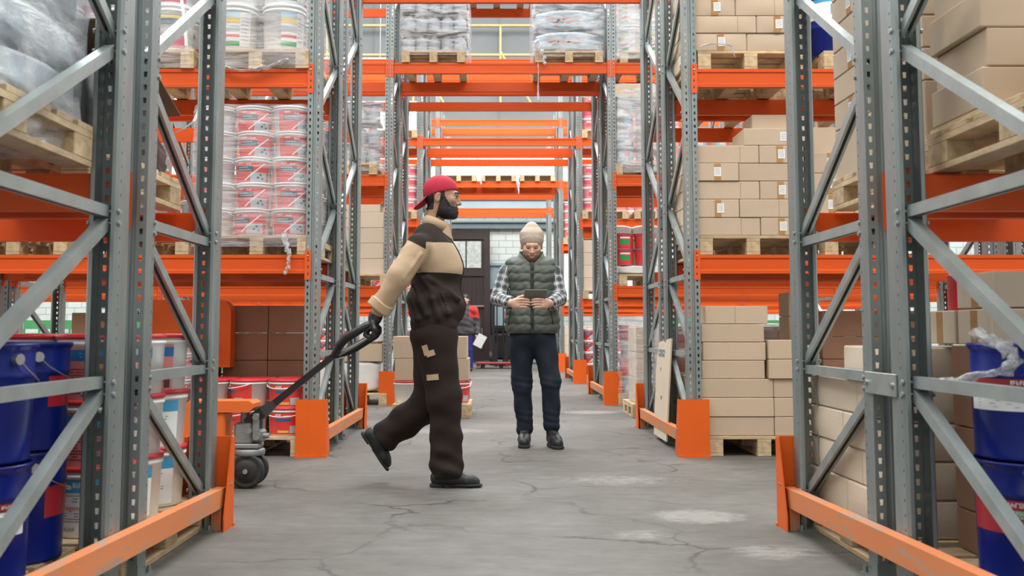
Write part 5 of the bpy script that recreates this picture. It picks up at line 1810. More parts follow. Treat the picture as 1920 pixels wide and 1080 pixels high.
# beige patches on the thigh
for (pts, nm) in (([(-0.463, 5.930, 0.824), (-0.447, 5.930, 0.774), (-0.406, 5.930, 0.787)], 'thigh_tab'), ([(-0.446, 5.930, 0.639), (-0.383, 5.930, 0.645)], 'thigh_tab')):
    m = MB()
    for i in range(len(pts) - 1):
        a, b = Vector(pts[i]), Vector(pts[i + 1])
        d = (b - a).normalized(); n = Vector((0, 1, 0)); t = d.cross(n)
        for e in (a, b): pass
        w = .017
        rows = []
        for q in (a - d * .004, a.lerp(b, .5), b + d * .004):
            for sg in (-1, 1):
                p = q + t * sg * w
                # project to the near side of the thigh
                y = 5.80
                lo_, hi_ = 5.70, 5.95
                for _ in range(24):
                    mid = (lo_ + hi_) / 2
                    v = s.eval(np.array([[p.x, mid, p.z]], np.float32))[0]
                    if v < 0: hi_ = mid
                    else: lo_ = mid
                rows.append((p.x, lo_ - .005, p.z))
        back = [(x, y + .012, z) for x, y, z in rows]
        m.add(rows + back, [(0, 1, 3, 2), (2, 3, 5, 4), (6, 8, 9, 7), (8, 10, 11, 9), (0, 2, 8, 6), (2, 4, 10, 8), (1, 7, 9, 3), (3, 9, 11, 5), (0, 6, 7, 1), (4, 5, 11, 10)])
    m.v = [tuple(Vector(v) - O1) for v in m.v]
    m.build(nm, M['jacket_beige'], man)
# shoes
def shoe(heel, toe, up, name, ankle):
    """heel, toe: points on the sole line; up: unit normal of the sole"""
    h = np.array(heel, np.float32); t = np.array(toe, np.float32); u = np.array(up, np.float32)
    d = (t - h) / np.linalg.norm(t - h); L_ = float(np.linalg.norm(t - h)); w = np.cross(u, d)
    s = Solid()
    s.cone(h + d * .045 + u * .050, h + d * .12 + u * .055, .042, .044, k=.02)
    s.cone(h + d * .12 + u * .052, h + d * (L_ - .075) + u * .038, .044, .034, k=.03)
    s.cone(h + d * (L_ - .09) + u * .036 - w * .006, h + d * (L_ - .045) + u * .030 + w * .004, .040, .030, k=.02)
    s.cone(h + d * .055 + u * .06, np.array(ankle, np.float32), .042, .046, k=.02)
    def cut(P, f):
        return np.maximum(f, .012 - (P - h) @ u)
    m1(name, s.skin(.005, cut=cut), M['shoe_black'])
    q = Solid()
    q.cone(h + d * .036 + u * .010, h + d * .10 + u * .010, .038, .034, k=.02)
    q.cone(h + d * .10 + u * .010, h + d * (L_ - .08) + u * .010, .034, .042, k=.03)
    q.cone(h + d * (L_ - .08) + u * .010, h + d * (L_ - .034) + u * .010, .042, .034, k=.02)
    def cut2(P, f):
        z = (P - h) @ u; x = (P - h) @ d
        f = np.maximum(f, z - .022); lowcut = np.where((x > .082) & (x < .12), .010, np.where(x >= .12, .005, 0))
        return np.maximum(f, lowcut - z)
    return m1(name.replace('shoe', 'shoe_sole'), q.skin(.005, cut=cut2), M['sole'])
hz = (-0.433, 5.930, 0.015); tz = (-0.124, 5.930, 0.015)
shoe((hz[0], hz[1], 0.0), (tz[0], tz[1] - .02, 0.0), (0, 0, 1), 'shoe', (anN[0] - .005, anN[1], .13))
hb = (-0.872, 6.140, 0.291); tb = (-0.701, 6.150, 0.039)
dd = Vector(tb) - Vector(hb); dd.normalize(); up = Vector((0, 1, 0)).cross(dd); up.normalize()
if up.x < 0: up = -up
dd2 = Vector(hb) + dd * .285
shoe(hb, tuple(dd2), tuple(up), 'shoe', (-0.754, 6.140, 0.255))
# jacket: torso, yoke, sleeve of the near arm, sleeve of the far arm
shN, elN, wrN = (-0.498, 5.845, 1.408), (-0.609, 5.780, 1.228), (-0.709, 5.800, 1.061)
shF, elF = (-0.440, 6.215, 1.439), (-0.416, 6.270, 1.181)
s = Solid()
s.cone((-0.437, 5.970, 1.380), (-0.445, 6.090, 1.389), .140, .140, k=.08)
s.ell((-0.402, 6.030, 1.284), (.160, .195, .15), k=.06)
s.ell((-0.414, 6.030, 1.106), (.172, .200, .14), k=.06)
s.ell((-0.404, 6.030, 1.022), (.166, .195, .09), k=.05)
s.cone((-0.462, 5.950, 1.487), (-0.467, 6.110, 1.503), .070, .070, k=.06)
s.cone((-0.419, 6.030, 1.547), (-0.429, 6.030, 1.479), .050, .085, k=.04)
s.cone((-0.418, 5.960, 0.957), (-0.427, 6.100, 0.958), .135, .135, k=.012)
s.cone(shN, elN, .080, .071, k=.025); s.cone(elN, wrN, .071, .060, k=.02)
s.cone((-0.697, 5.800, 1.089), (-0.722, 5.800, 1.052), .063, .066, k=.003)
s.cone(shF, elF, .09, .075, k=.05); s.cone(elF, (-0.352, 6.220, 0.996), .075, .065, k=.03)
# creases running from the armpit and the waistband
def crease(a, b, r0, r1): s.cone(a, b, r0 * 1.15, r1 * 1.1, k=.018)
crease((-0.532, 5.860, 1.179), (-0.451, 5.835, 1.006), .012, .018)
crease((-0.484, 5.845, 1.225), (-0.333, 5.855, 1.022), .012, .020)
crease((-0.452, 5.840, 1.225), (-0.273, 5.900, 1.102), .010, .016)
crease((-0.548, 5.870, 1.101), (-0.499, 5.850, 0.984), .012, .016)
crease((-0.413, 5.825, 1.099), (-0.382, 5.840, 0.981), .012, .018)
crease((-0.479, 5.765, 1.357), (-0.576, 5.720, 1.212), .005, .005)
def wj(P, f):
    d, h = seg_dist(P, shN, wrN)
    arm = np.clip(1 - (d - .06) / .06, 0, 1)
    ax = (np.array(wrN) - np.array(shN)); ax = ax / np.linalg.norm(ax)
    t = (P - np.array(shN, np.float32)) @ ax.astype(np.float32)
    fold = .0032 * np.abs(np.sin(t * 34 + P[..., 0] * 12 + 2 * np.sin(P[..., 1] * 30))) + .0022 * np.sin(t * 58 - P[..., 1] * 40)
    body = waves(P, [((.5, .2, 1), 40, .5), ((-.8, .1, .6), 33, 2.0), ((.25, .2, -1), 55, 1.2)], .010) * np.clip((1.40 - P[..., 2]) / .3, 0, 1)
    wb = .003 * np.sin(np.arctan2(P[..., 1] - 6.03, P[..., 0] + .41) * 46) * np.clip(1 - np.abs(P[..., 2] - .96) / .04, 0, 1)
    return f + fold * arm + body * (1 - arm) + wb
s.warp(wj)
zhem = (-0.422, 6.030, 0.906)[2]; cuff = np.array((-0.725, 5.800, 1.043), np.float32); ca = (np.array(wrN) - np.array(elN)); ca = (ca / np.linalg.norm(ca)).astype(np.float32)
def cutJ(P, f):
    f = np.maximum(f, zhem - P[..., 2])
    near = np.linalg.norm(P - cuff, axis=-1) < .16
    f = np.where(near, np.maximum(f, (P - cuff) @ ca), f)
    return f
zb0 = (-0.453, 5.850, 1.254)[2]; zb1 = (-0.391, 5.850, 1.411)[2]
q1 = (-0.601, 5.800, 1.463); q2 = (-0.454, 5.800, 1.385)
def panelJ(C):
    d, h = seg_dist(C, shN, elN); d2, h2 = seg_dist(C, elN, wrN)
    x, y, z = C[:, 0], C[:, 1], C[:, 2]
    line = (q1[2] + (q2[2] - q1[2]) * (x - q1[0]) / (q2[0] - q1[0]) - z) * .85
    band = np.minimum(z - (zb0 - .03 * (x + .41)), zb1 + .02 + .05 * (x + .41) - z)
    band = np.minimum(band, np.maximum(line, x - q2[0]))
    arm = np.minimum(np.minimum(np.maximum(.104 - d, .10 - d2), 5.90 - y), line)
    dF, hF = seg_dist(C, shF, elF)
    farm = np.minimum(np.minimum(y - 6.2, .1 - dF), zb1 + .03 - z)
    return np.maximum(np.maximum(band, arm), farm)
M['jacket_two'] = two_cloth('brown_and_beige_work_cloth', (.027, .020, .016), (.46, .335, .22))
skinned('jacket', s.skin(.0065, cut=cutJ), M['jacket_two'], man, org, None, 1, panelJ)
# turned-back cuff
cm = MB()
axu = Vector(ca); su = axu.cross(Vector((0, 1, 0))).normalized(); tu = axu.cross(su)
c_end = Vector(cuff.tolist()) + axu * .012
for (r0, t0), (r1, t1) in (((.054, .0), (.068, .0)), ((.068, .0), (.074, -.008)), ((.074, -.008), (.072, -.052)), ((.072, -.052), (.064, -.060)), ((.064, -.060), (.054, -.058)), ((.054, -.058), (.054, .0))):
    vs = []
    for r_, t_ in ((r0, t0), (r1, t1)):
        for k in range(28):
            a_ = 2 * math.pi * k / 28
            rr_ = r_ * (1 + .03 * math.sin(3 * a_ + t_ * 60)) 
            vs.append(c_end + axu * (t_ + .006 * math.sin(2 * a_)) + su * (math.cos(a_) * rr_ * 1.02) + tu * (math.sin(a_) * rr_ * .95) - O1)
    cm.add(vs, [(k, (k + 1) % 28, 28 + (k + 1) % 28, 28 + k) for k in range(28)], 0, True)
cm.build('cuff', M['jacket_beige'], man)
jacket_s = s
# collar with points
sc = Solid()
c0 = np.array((-0.409, 6.030, 1.560), np.float32)
tilt = rot_zyx(0, R(24), 0)
sc.ell(c0 + np.array((.000, 0, -.004), np.float32), (.092, .094, .060), k=.01, rot=tilt)
def cutC(P, f):
    q = (P - c0) @ tilt
    inner = np.linalg.norm(q[..., :2] / np.array((.074, .076)), axis=-1) - 1
    f = np.maximum(f, -inner * .07)
    f = np.maximum(f, q[..., 2] - .036); f = np.maximum(f, -.044 - q[..., 2])
    return f
m1('collar', sc.skin(.004, cut=cutC), M['jacket_beige'], None, 2)
for y0, sg in ((5.985, -1), (6.075, 1)):
    m = MB()
    a, b, c = Vector((-0.338, 6.030, 1.547)), Vector((-0.373, 6.030, 1.501)), Vector((-0.312, 6.030, 1.456))
    for q in (a, b, c): q.y = y0
    b.y += sg * .035
    o = Vector((.006, sg * .012, .002))
    m.add([a, b, c, a + o, b + o, c + o], [(0, 1, 2), (3, 5, 4), (0, 3, 4, 1), (1, 4, 5, 2), (2, 5, 3, 0)])
    m.v = [tuple(Vector(v) - O1) for v in m.v]
    m.build('collar_point', M['jacket_beige'], man)
# slanting side pocket welt, lying on the near side of the jacket
def on_side(x, z):
    lo_, hi_ = 5.70, 6.0
    for _ in range(24):
        mid = (lo_ + hi_) / 2
        if jacket_s.eval(np.array([[x, mid, z]], np.float32))[0] < 0: hi_ = mid
        else: lo_ = mid
    return lo_
m = MB(); pa, pb = Vector((-0.362, 5.850, 1.147)), Vector((-0.311, 5.850, 1.012)); vs = []
for i in range(9):
    p = pa.lerp(pb, i / 8)
    for dx in (-.011, .011):
        y = on_side(p.x + dx, p.z)
        vs += [Vector((p.x + dx, y - .006, p.z)) - O1, Vector((p.x + dx, y + .010, p.z)) - O1]
m.add(vs, [f_ for i in range(8) for f_ in ((4 * i, 4 * i + 2, 4 * i + 6, 4 * i + 4), (4 * i + 1, 4 * i + 5, 4 * i + 7, 4 * i + 3), (4 * i, 4 * i + 4, 4 * i + 5, 4 * i + 1), (4 * i + 2, 4 * i + 3, 4 * i + 7, 4 * i + 6))] + [(0, 1, 3, 2), (32, 34, 35, 33)])
m.build('pocket_welt', M['jacket_brown'], man)
# chest zip line, hugging the front of the jacket
m = MB(); pts = []
for i in range(16):
    z = (-0.295, 6.030, 1.456)[2] + ((-0.245, 6.030, 0.977)[2] - (-0.295, 6.030, 1.456)[2]) * i / 15
    x0, x1 = -.40, .05
    for _ in range(24):
        mid = (x0 + x1) / 2
        if jacket_s.eval(np.array([[mid, 6.0, z]], np.float32))[0] < 0: x0 = mid
        else: x1 = mid
    pts.append(Vector((x0, 6.0, z)) - O1)
m.tube(pts, .007, 8); m.build('zip_flap', M['jacket_brown'], man)
# head
hc = (-0.378, 6.030, 1.717)
PS = Pose(hc, (R(0), R(3), R(-4)))
hs = head_solid(neck=((-.030, 0, -.085), (-.050, 0, -.20)))
m1('head', PS(hs.skin(.0035)), [M['skin_tan'], M['lip']], None, 1)
def headpart(name, sol, cut, mat, res=.0035, sm=1): return m1(name, PS(sol.skin(res, cut=cut)), mat, None, sm)
def grow(P, f, d): return f - d
# beard
hb_ = head_solid(neck=((-.030, 0, -.085), (-.050, 0, -.12)))
def cutB(P, f):
    x, y, z = P[..., 0], P[..., 1], P[..., 2]
    n = .0022 * np.sin(x * 420 + 3 * np.sin(z * 90)) * np.sin(y * 390 + 1) * np.sin(z * 410)
    thick = .0032 + .013 * np.clip((-z - .055) / .05, 0, 1) * np.clip((x + .0) / .06, 0, 1)
    g = f - thick + n
    # upper edge: from the sideburn down to below the cheek, then the moustache
    edge = np.where(x < .026, .014 - (x - .026) * .5, np.where(x < .066, .014 - (x - .026) * 1.55, -.048))
    g = np.maximum(g, (z - edge) * .8)
    g = np.maximum(g, (.002 - x) + .25 * np.clip(z + .02, -1, .0))
    mouth = np.linalg.norm((P - np.array((.104, 0, -.067), np.float32)) / np.array((.02, .021, .008), np.float32), axis=-1) - 1
    g = np.maximum(g, -mouth * .008)
    nose = np.linalg.norm((P - np.array((.112, 0, -.03), np.float32)) / np.array((.02, .02, .0165), np.float32), axis=-1) - 1
    g = np.maximum(g, -nose * .01)
    g = np.maximum(g, -.125 - z)
    return g
headpart('beard', hb_, cutB, M['hair_black'])
hh = head_solid(neck=((-.030, 0, -.085), (-.050, 0, -.12)))
def cutH(P, f):
    x, y, z = P[..., 0], P[..., 1], P[..., 2]
    g = f - .0035
    reg = np.minimum(np.maximum(x + .038, -.075 - z), np.maximum(np.abs(x - .013) - .015, -.004 - z))
    g = np.maximum(g, reg)
    ear = np.linalg.norm((np.abs(P * np.array((1, 1, 1), np.float32)) * 0 + P - np.stack([np.full_like(x, -.012), np.sign(y) * .082, np.full_like(x, -.004)], -1)) / np.array((.024, .02, .038), np.float32), axis=-1) - 1
    return np.maximum(g, -ear * .02)
headpart('hair', hh, cutH, M['hair_black'])
e = Solid()
for y in (-1, 1):
    e.cone((.080, y * .047, .010), (.0935, y * .038, .0145), .0022, .003, k=.002); e.cone((.0935, y * .038, .0145), (.097, y * .026, .0135), .003, .0022, k=.002)
    e.cone((.089, y * .049, .031), (.104, y * .015, .036), .0048, .0068, k=.002)
headpart('eyebrows', e, None, M['hair_black'], .0025)
for y in (-1, 1):
    ee = Solid(); ee.ell((.0815, y * .033, .006), (.0145, .0145, .0075), k=.001)
    def pk(C): return np.zeros(len(C))
    V, F = ee.skin(.0022)
    C = V[F].mean(1)
    dark = (((C[:, 0] > .087) & (np.abs(C[:, 1] - y * .031) < .0085)) | (C[:, 2] > .0105)).astype(int)
    m1('eye', PS((V, F)), [M['eye_white'], M['eye_dark']], lambda C_, d=dark: d, 0)
# cap worn backwards
cs = Solid(); cs.ell((-.010, 0, .045), (.1085, .0865, .098))
def cutCap(P, f):
    x, y, z = P[..., 0], P[..., 1], P[..., 2]
    edge = .036 + .30 * (x - .02) + np.where(x < -.04, (x + .04) * .25, 0)
    g = np.maximum(f, (edge - z) * .95)
    seam = np.abs(np.sin(np.arctan2(y, x + .01) * 3)) 
    g = g + .0012 * np.exp(-(seam / .05) ** 2)
    return g
headpart('cap', cs, cutCap, M['cap_red'], .004)
bs = Solid()
A_ = rot_zyx(0, R(-48), 0)
bs.ell((-.118, 0, -.028), (.058, .078, .022), k=.01, rot=A_)
def cutBrim(P, f):
    q = (P - np.array((-.118, 0, -.028), np.float32)) @ A_
    sh = q[..., 2] + 2.2 * q[..., 1] ** 2
    return np.maximum(np.linalg.norm(q[..., :2] / np.array((.066, .078)), axis=-1) * .06 - .06, np.abs(sh - .004) - .0042)
headpart('cap_brim', bs, cutBrim, M['cap_red'], .0035)
# forearm and gloved hand round the handle bar
fo = Solid(); fo.cone((-0.709, 5.800, 1.067), (-0.751, 5.815, 0.987), .046, .034, k=.02)
m1('forearm', fo.skin(.004), M['skin_tan'])
Hc = Vector((-0.768, 5.830, 0.938))
def HP(dx, dy, dz): return tuple(Hc + Vector((dx, dy, dz)))
# bar runs along Y through the fist; the fingers wrap over it from the front
palm = [(HP(.012, -.045, .020), HP(-.002, -.045, -.012), .018, .017), (HP(.010, .025, .022), HP(-.004, .028, -.012), .018, .017), (HP(.014, -.01, .03), HP(-.002, -.01, -.01), .024, .022)]
fing = []
for i, (y, L_) in enumerate(((-.048, 1.0), (-.022, 1.08), (.004, 1.04), (.028, .9))):
    fing.append(([HP(-.004, y, -.008), HP(-.028 * L_, y, -.022), HP(-.036 * L_, y + .001, -.050), HP(-.012, y + .002, -.066 * L_), HP(.010, y + .002, -.054)], [.0125, .0118, .011, .0105, .0095]))
th = ([HP(.012, -.052, .012), HP(.022, -.066, -.016), HP(.014, -.060, -.046), HP(-.002, -.050, -.064)], [.014, .0135, .012, .0105])
hnd = hand_solid(palm, fing, th, ((-0.751, 5.815, 0.990), HP(.010, -.01, .025), .037, .030))
hnd.cone((-0.745, 5.815, 0.999), (-0.751, 5.815, 0.984), .041, .040, k=.004)
m1('glove', hnd.skin(.0035), M['glove'])
# far hand, hanging beside the thigh
Hf = Vector((-0.338, 6.210, 0.962))
def HQ(dx, dy, dz): return tuple(Hf + Vector((dx, dy, dz)))
fing = [([HQ(-.03 + .02 * i, 0, -.08), HQ(-.022 + .02 * i, -.006, -.115), HQ(-.018 + .018 * i, -.016, -.145)], [.011, .010, .009]) for i in range(4)]
hn2 = hand_solid([(HQ(-.02, 0, -.02), HQ(-.022, 0, -.075), .022, .016), (HQ(.015, 0, -.02), HQ(.02, 0, -.075), .022, .016)], fing, ([HQ(.02, -.01, -.03), HQ(.038, -.018, -.06), HQ(.04, -.026, -.09)], [.014, .012, .010]), (HQ(-.005, 0, .05), HQ(0, 0, -.01), .034, .028))
m1('glove', hn2.skin(.004), M['glove'])

# ============================================================ PERSON: the man with the tablet
O2 = Vector((.236, 8.0, 0))
man2 = thing('person', uniq('man facing camera in beige beanie, green padded vest and plaid shirt, reading a tablet'), 'person', O2)
def m2(name, VF, mats, pick=None, sm=1): return skinned(name, VF, mats, man2, tuple(O2), pick, sm)
M['vest'] = cloth_mat('grey_green_padded_vest', (.100, .114, .096), rough=.62, bump=.5, bscale=16, var=.1, stretch=(1, 1, 1))
M['jeans'] = cloth_mat('dark_navy_jeans', (.014, .019, .030), rough=.85, var=.35, bump=.3, bscale=12)
M['zip'] = plain('black_zip_tape', (.012, .012, .013), rough=.45)
def plaid():
    m, nt, p = new_mat('black_grey_plaid')
    L = nt.links.new
    uv = N(nt, 'ShaderNodeUVMap'); uv.uv_map = 'UVMap'
    sx = N(nt, 'ShaderNodeSeparateXYZ'); L(uv.outputs['UV'], sx.inputs[0])
    def stripe(axis, period, lo, hi, ph=0.0):
        a = N(nt, 'ShaderNodeMath', operation='MULTIPLY_ADD'); L(sx.outputs[axis], a.inputs[0]); a.inputs[1].default_value = 1 / period; a.inputs[2].default_value = ph
        b = N(nt, 'ShaderNodeMath', operation='FRACT'); L(a.outputs[0], b.inputs[0])
        c = N(nt, 'ShaderNodeMath', operation='LESS_THAN'); L(b.outputs[0], c.inputs[0]); c.inputs[1].default_value = hi
        return c.outputs[0]
    cur = None
    base = N(nt, 'ShaderNodeRGB'); base.outputs[0].default_value = rgba((.34, .36, .37)); cur = base.outputs[0]
    for axis, per, hi, fac, col, ph in (('X', .058, .42, .72, (.035, .038, .045), 0), ('Y', .058, .42, .72, (.035, .038, .045), .1), ('X', .058, .10, .8, (.60, .62, .62), .35), ('Y', .058, .10, .8, (.60, .62, .62), .45)):
        mx = N(nt, 'ShaderNodeMix', data_type='RGBA')
        mu = N(nt, 'ShaderNodeMath', operation='MULTIPLY'); L(stripe(axis, per, 0, hi, ph), mu.inputs[0]); mu.inputs[1].default_value = fac
        L(mu.outputs[0], mx.inputs['Factor']); L(cur, mx.inputs['A']); mx.inputs['B'].default_value = rgba(col)
        cur = mx.outputs['Result']
    L(cur, p.inputs['Base Color']); p.inputs['Roughness'].default_value = .85
    nz = N(nt, 'ShaderNodeTexNoise', i_Scale=14.0, i_Detail=4.0)
    tc = N(nt, 'ShaderNodeTexCoord'); L(tc.outputs['Object'], nz.inputs['Vector'])
    bp = N(nt, 'ShaderNodeBump', i_Strength=.4, i_Distance=.01); L(nz.outputs['Fac'], bp.inputs['Height']); L(bp.outputs['Normal'], p.inputs['Normal'])
    return m
M['plaid'] = plaid()
def limb_uv(o, a, b, c):
    """cloth coordinates in metres along and round a bent limb a-b-c"""
    me = o.data
    n = len(me.vertices)
    co = np.zeros(n * 3, np.float32); me.vertices.foreach_get('co', co)
    P = co.reshape(-1, 3) + np.array(tuple(O2), np.float32)
    a, b, c = (np.array(q, np.float32) for q in (a, b, c))
    d1, h1 = seg_dist(P, a, b); d2, h2 = seg_dist(P, b, c)
    L1 = np.linalg.norm(b - a); L2 = np.linalg.norm(c - b)
    first = d1 <= d2
    def frame(ax):
        ax = ax / np.linalg.norm(ax); s = np.cross(ax, np.array((0, 1, 0), np.float32)); s /= np.linalg.norm(s); t = np.cross(ax, s); return s, t
    s1, t1 = frame(b - a); s2, t2 = frame(c - b)
    ang1 = np.arctan2((P - a) @ t1, (P - a) @ s1); ang2 = np.arctan2((P - b) @ t2, (P - b) @ s2)
    U = np.where(first, h1 * L1, L1 + h2 * L2); Vv = np.where(first, ang1, ang2) * .058
    uv = me.uv_layers.new(name='UVMap')
    li = np.zeros(len(me.loops), np.int32); me.loops.foreach_get('vertex_index', li)
    out = np.stack([U[li], Vv[li]], 1).astype(np.float32).ravel()
    uv.data.foreach_set('uv', out)
# jeans
s = Solid()
s.ell((0.242, 8.020, 0.863), (.180, .125, .13), k=.05)
Rh, Rk, Ra = (0.152, 8.000, 0.829), (0.160, 8.020, 0.463), (0.182, 8.060, 0.181)
Lh, Lk, La = (0.335, 8.000, 0.829), (0.386, 7.930, 0.510), (0.391, 7.980, 0.218)
s.cone(Rh, Rk, .098, .080, k=.025); s.cone(Rk, Ra, .078, .068, k=.02); s.cone(Ra, (0.182, 8.060, 0.135), .066, .070, k=.01)
s.cone(Lh, Lk, .098, .080, k=.025); s.cone(Lk, La, .078, .068, k=.02); s.cone(La, (0.391, 7.980, 0.172), .066, .070, k=.01)
def wq(P, f):
    a = waves(P, [((.9, .4, .8), 42, .3), ((-.9, .2, .7), 38, 1.9), ((.9, .5, .2), 36, 4.0)], .008)
    kn = .0025 * np.sin(P[..., 2] * 120 + P[..., 0] * 25) * (np.exp(-((P[..., 2] - .50) / .06) ** 2) + np.exp(-((P[..., 2] - .22) / .07) ** 2))
    return f + a + kn
s.warp(wq)
m2('jeans', s.skin(.0075, cut=lambda P, f: np.maximum(f, P[..., 2] - .97)), M['jeans'])
# boots
def boot(ank, toe, w=.045):
    a = np.array(ank, np.float32); t = np.array(toe, np.float32)
    h = np.array((a[0], a[1] + .05, 0), np.float32); d = t - h; d[2] = 0; L_ = float(np.linalg.norm(d)); d /= L_
    u = np.array((0, 0, 1), np.float32)
    s = Solid()
    s.cone(h + d * .05 + u * .06, h + d * (L_ * .55) + u * .058, .048, .046, k=.02)
    s.cone(h + d * (L_ * .5) + u * .055, h + d * (L_ - .055) + u * .042, .046, .042, k=.03)
    s.cone(h + d * .055 + u * .07, (a[0], a[1], .19), .046, .054, k=.02)
    s.cone((a[0], a[1], .175), (a[0], a[1], .19), .056, .058, k=.006)
    for i in range(5):
        q = h + d * (.115 + .014 * i) + u * (.118 - .010 * i); side = np.cross(u, d)
        s.cone(q - side * .03, q + side * .03, .006, .006, k=.006)
    o = m2('boot', s.skin(.005, cut=lambda P, f: np.maximum(np.maximum(f, .012 - P[..., 2]), P[..., 2] - .205)), M['shoe_black'])
    q = Solid()
    q.cone(h + d * .045 + u * .012, h + d * (L_ * .5) + u * .012, .047, .044, k=.02); q.cone(h + d * (L_ * .5) + u * .012, h + d * (L_ - .05) + u * .012, .044, .047, k=.02)
    m2('boot_sole', q.skin(.005, cut=lambda P, f: np.maximum(np.maximum(f, P[..., 2] - .026), .001 - P[..., 2])), M['sole'])
boot(Ra, (Ra[0] - .015, Ra[1] - .24, 0)); boot(La, (La[0] + .05, La[1] - .23, 0))
# padded vest
s = Solid()
s.ell((0.242, 8.000, 1.221), (.185, .130, .27), k=.05)
s.cone((0.157, 8.000, 1.376), (0.320, 8.000, 1.376), .115, .115, k=.06)
s.cone((0.089, 8.020, 1.441), (0.373, 8.020, 1.441), .066, .066, k=.05)
s.cone((0.144, 8.000, 0.999), (0.340, 8.000, 0.999), .125, .125, k=.05)
s.cone((0.148, 8.000, 0.948), (0.336, 8.000, 0.948), .125, .125, k=.02)
s.cone((0.236, 8.030, 1.568), (0.235, 8.020, 1.489), .094, .104, k=.025)
ztop = (0.235, 8.000, 1.496)[2]; zhm = (0.233, 8.000, 0.892)[2]
nq = 9
def wv(P, f):
    z = P[..., 2]
    u = (z - zhm) / (ztop - zhm)
    wob = .004 * np.sin(P[..., 0] * 18 + 1) + .0035 * np.sin(P[..., 0] * 61) - .35 * (P[..., 0] - .238) ** 2
    q = np.abs(np.sin(np.pi * (z + wob - zhm) / ((ztop - zhm) / nq)))
    on = np.clip((ztop + .01 - z) / .05, 0, 1)
    puff = .014 * (np.clip(q, 0, 1) ** .45 - .8) * on
    seam = np.exp(-((P[..., 0] - .236 - .0) / .012) ** 2) * .004 * (P[..., 1] < 8.0)
    side = waves(P, [((1, .3, .5), 90, .3), ((-.6, .3, 1), 120, 1.9)], .003)
    arm = np.clip(1 - .0 * z, 0, 1)
    return f - puff + seam + side * on
s.warp(wv)
RA = (np.array((0.011, 8.000, 1.384), np.float32), np.array((0.436, 8.000, 1.384), np.float32))
def cutV(P, f):
    f = np.maximum(f, zhm - P[..., 2])
    for a, sg in ((RA[0], -1), (RA[1], 1)):
        hole = np.sqrt(((P[..., 2] - a[2] + .015) / .115) ** 2 + ((P[..., 1] - 8.01) / .085) ** 2) - 1
        out = (P[..., 0] - a[0]) * sg + .012
        f = np.where((hole < .25) & (out > 0), np.maximum(f, -hole * .05 * 0 + out), f)
    # collar: open ring
    c = P - np.array((.238, 8.035, 0), np.float32)
    inner = np.linalg.norm(c[..., :2] / np.array((.084, .080)), axis=-1) - 1
    zc = (0.235, 8.000, 1.462)[2] - .03
    f = np.where(P[..., 2] > zc, np.maximum(f, -inner * .06), f)
    # V opening at the front of the collar
    vv = np.abs(c[..., 0]) - np.clip((P[..., 2] - zc - .004) * .95, 0, 1)
    f = np.where((P[..., 2] > zc) & (c[..., 1] < -.02), np.maximum(f, -vv), f)
    return np.maximum(f, P[..., 2] - (0.236, 8.030, 1.555)[2] - .12 * (P[..., 1] - 8.03))
vest_VF = s.skin(.006, cut=cutV)
m2('vest', vest_VF, M['vest'])
vest_s = s
def front_y(sol, x, z, y0=7.6, y1=8.0):
    for _ in range(26):
        m_ = (y0 + y1) / 2
        if sol.eval(np.array([[x, m_, z]], np.float32))[0] < 0: y1 = m_
        else: y0 = m_
    return y0
# front zip and the two side pocket zips follow the vest
m = MB(); pts = []
for i in range(24):
    z = zhm + .008 + ((0.231, 7.900, 1.463)[2] - zhm - .01) * i / 23
    pts.append(Vector((.238, min(front_y(s, x_, z + dz_) for x_ in (.226, .250) for dz_ in (-.03, 0, .03)) - .002, z)) - O2)
vs = []
for p in pts: vs += [p + Vector((-.013, 0, 0)), p + Vector((.013, 0, 0)), p + Vector((.013, .016, 0)), p + Vector((-.013, .016, 0))]
m.add(vs, [(4 * i + k, 4 * i + (k + 1) % 4, 4 * i + 4 + (k + 1) % 4, 4 * i + 4 + k) for i in range(23) for k in range(4)])
m.build('zip', M['zip'], man2)
for (x0, y0_, x1, y1_) in ((958, 582, 953, 610), (1032, 582, 1037, 608)):
    m = MB(); pts = []
    for i in range(8):
        t = i / 7
        a = Vector((0.070, 7.900, 1.074)) if x0 < 990 else Vector((0.382, 7.900, 1.074)); b = Vector((0.048, 7.900, 0.956)) if x0 < 990 else Vector((0.403, 7.900, 0.964))
        p = a.lerp(b, t); p.y = front_y(s, p.x, p.z) - .001; pts.append(p - O2)
    m.tube(pts, .0045, 6); m.build('pocket_zip', M['zip'], man2)
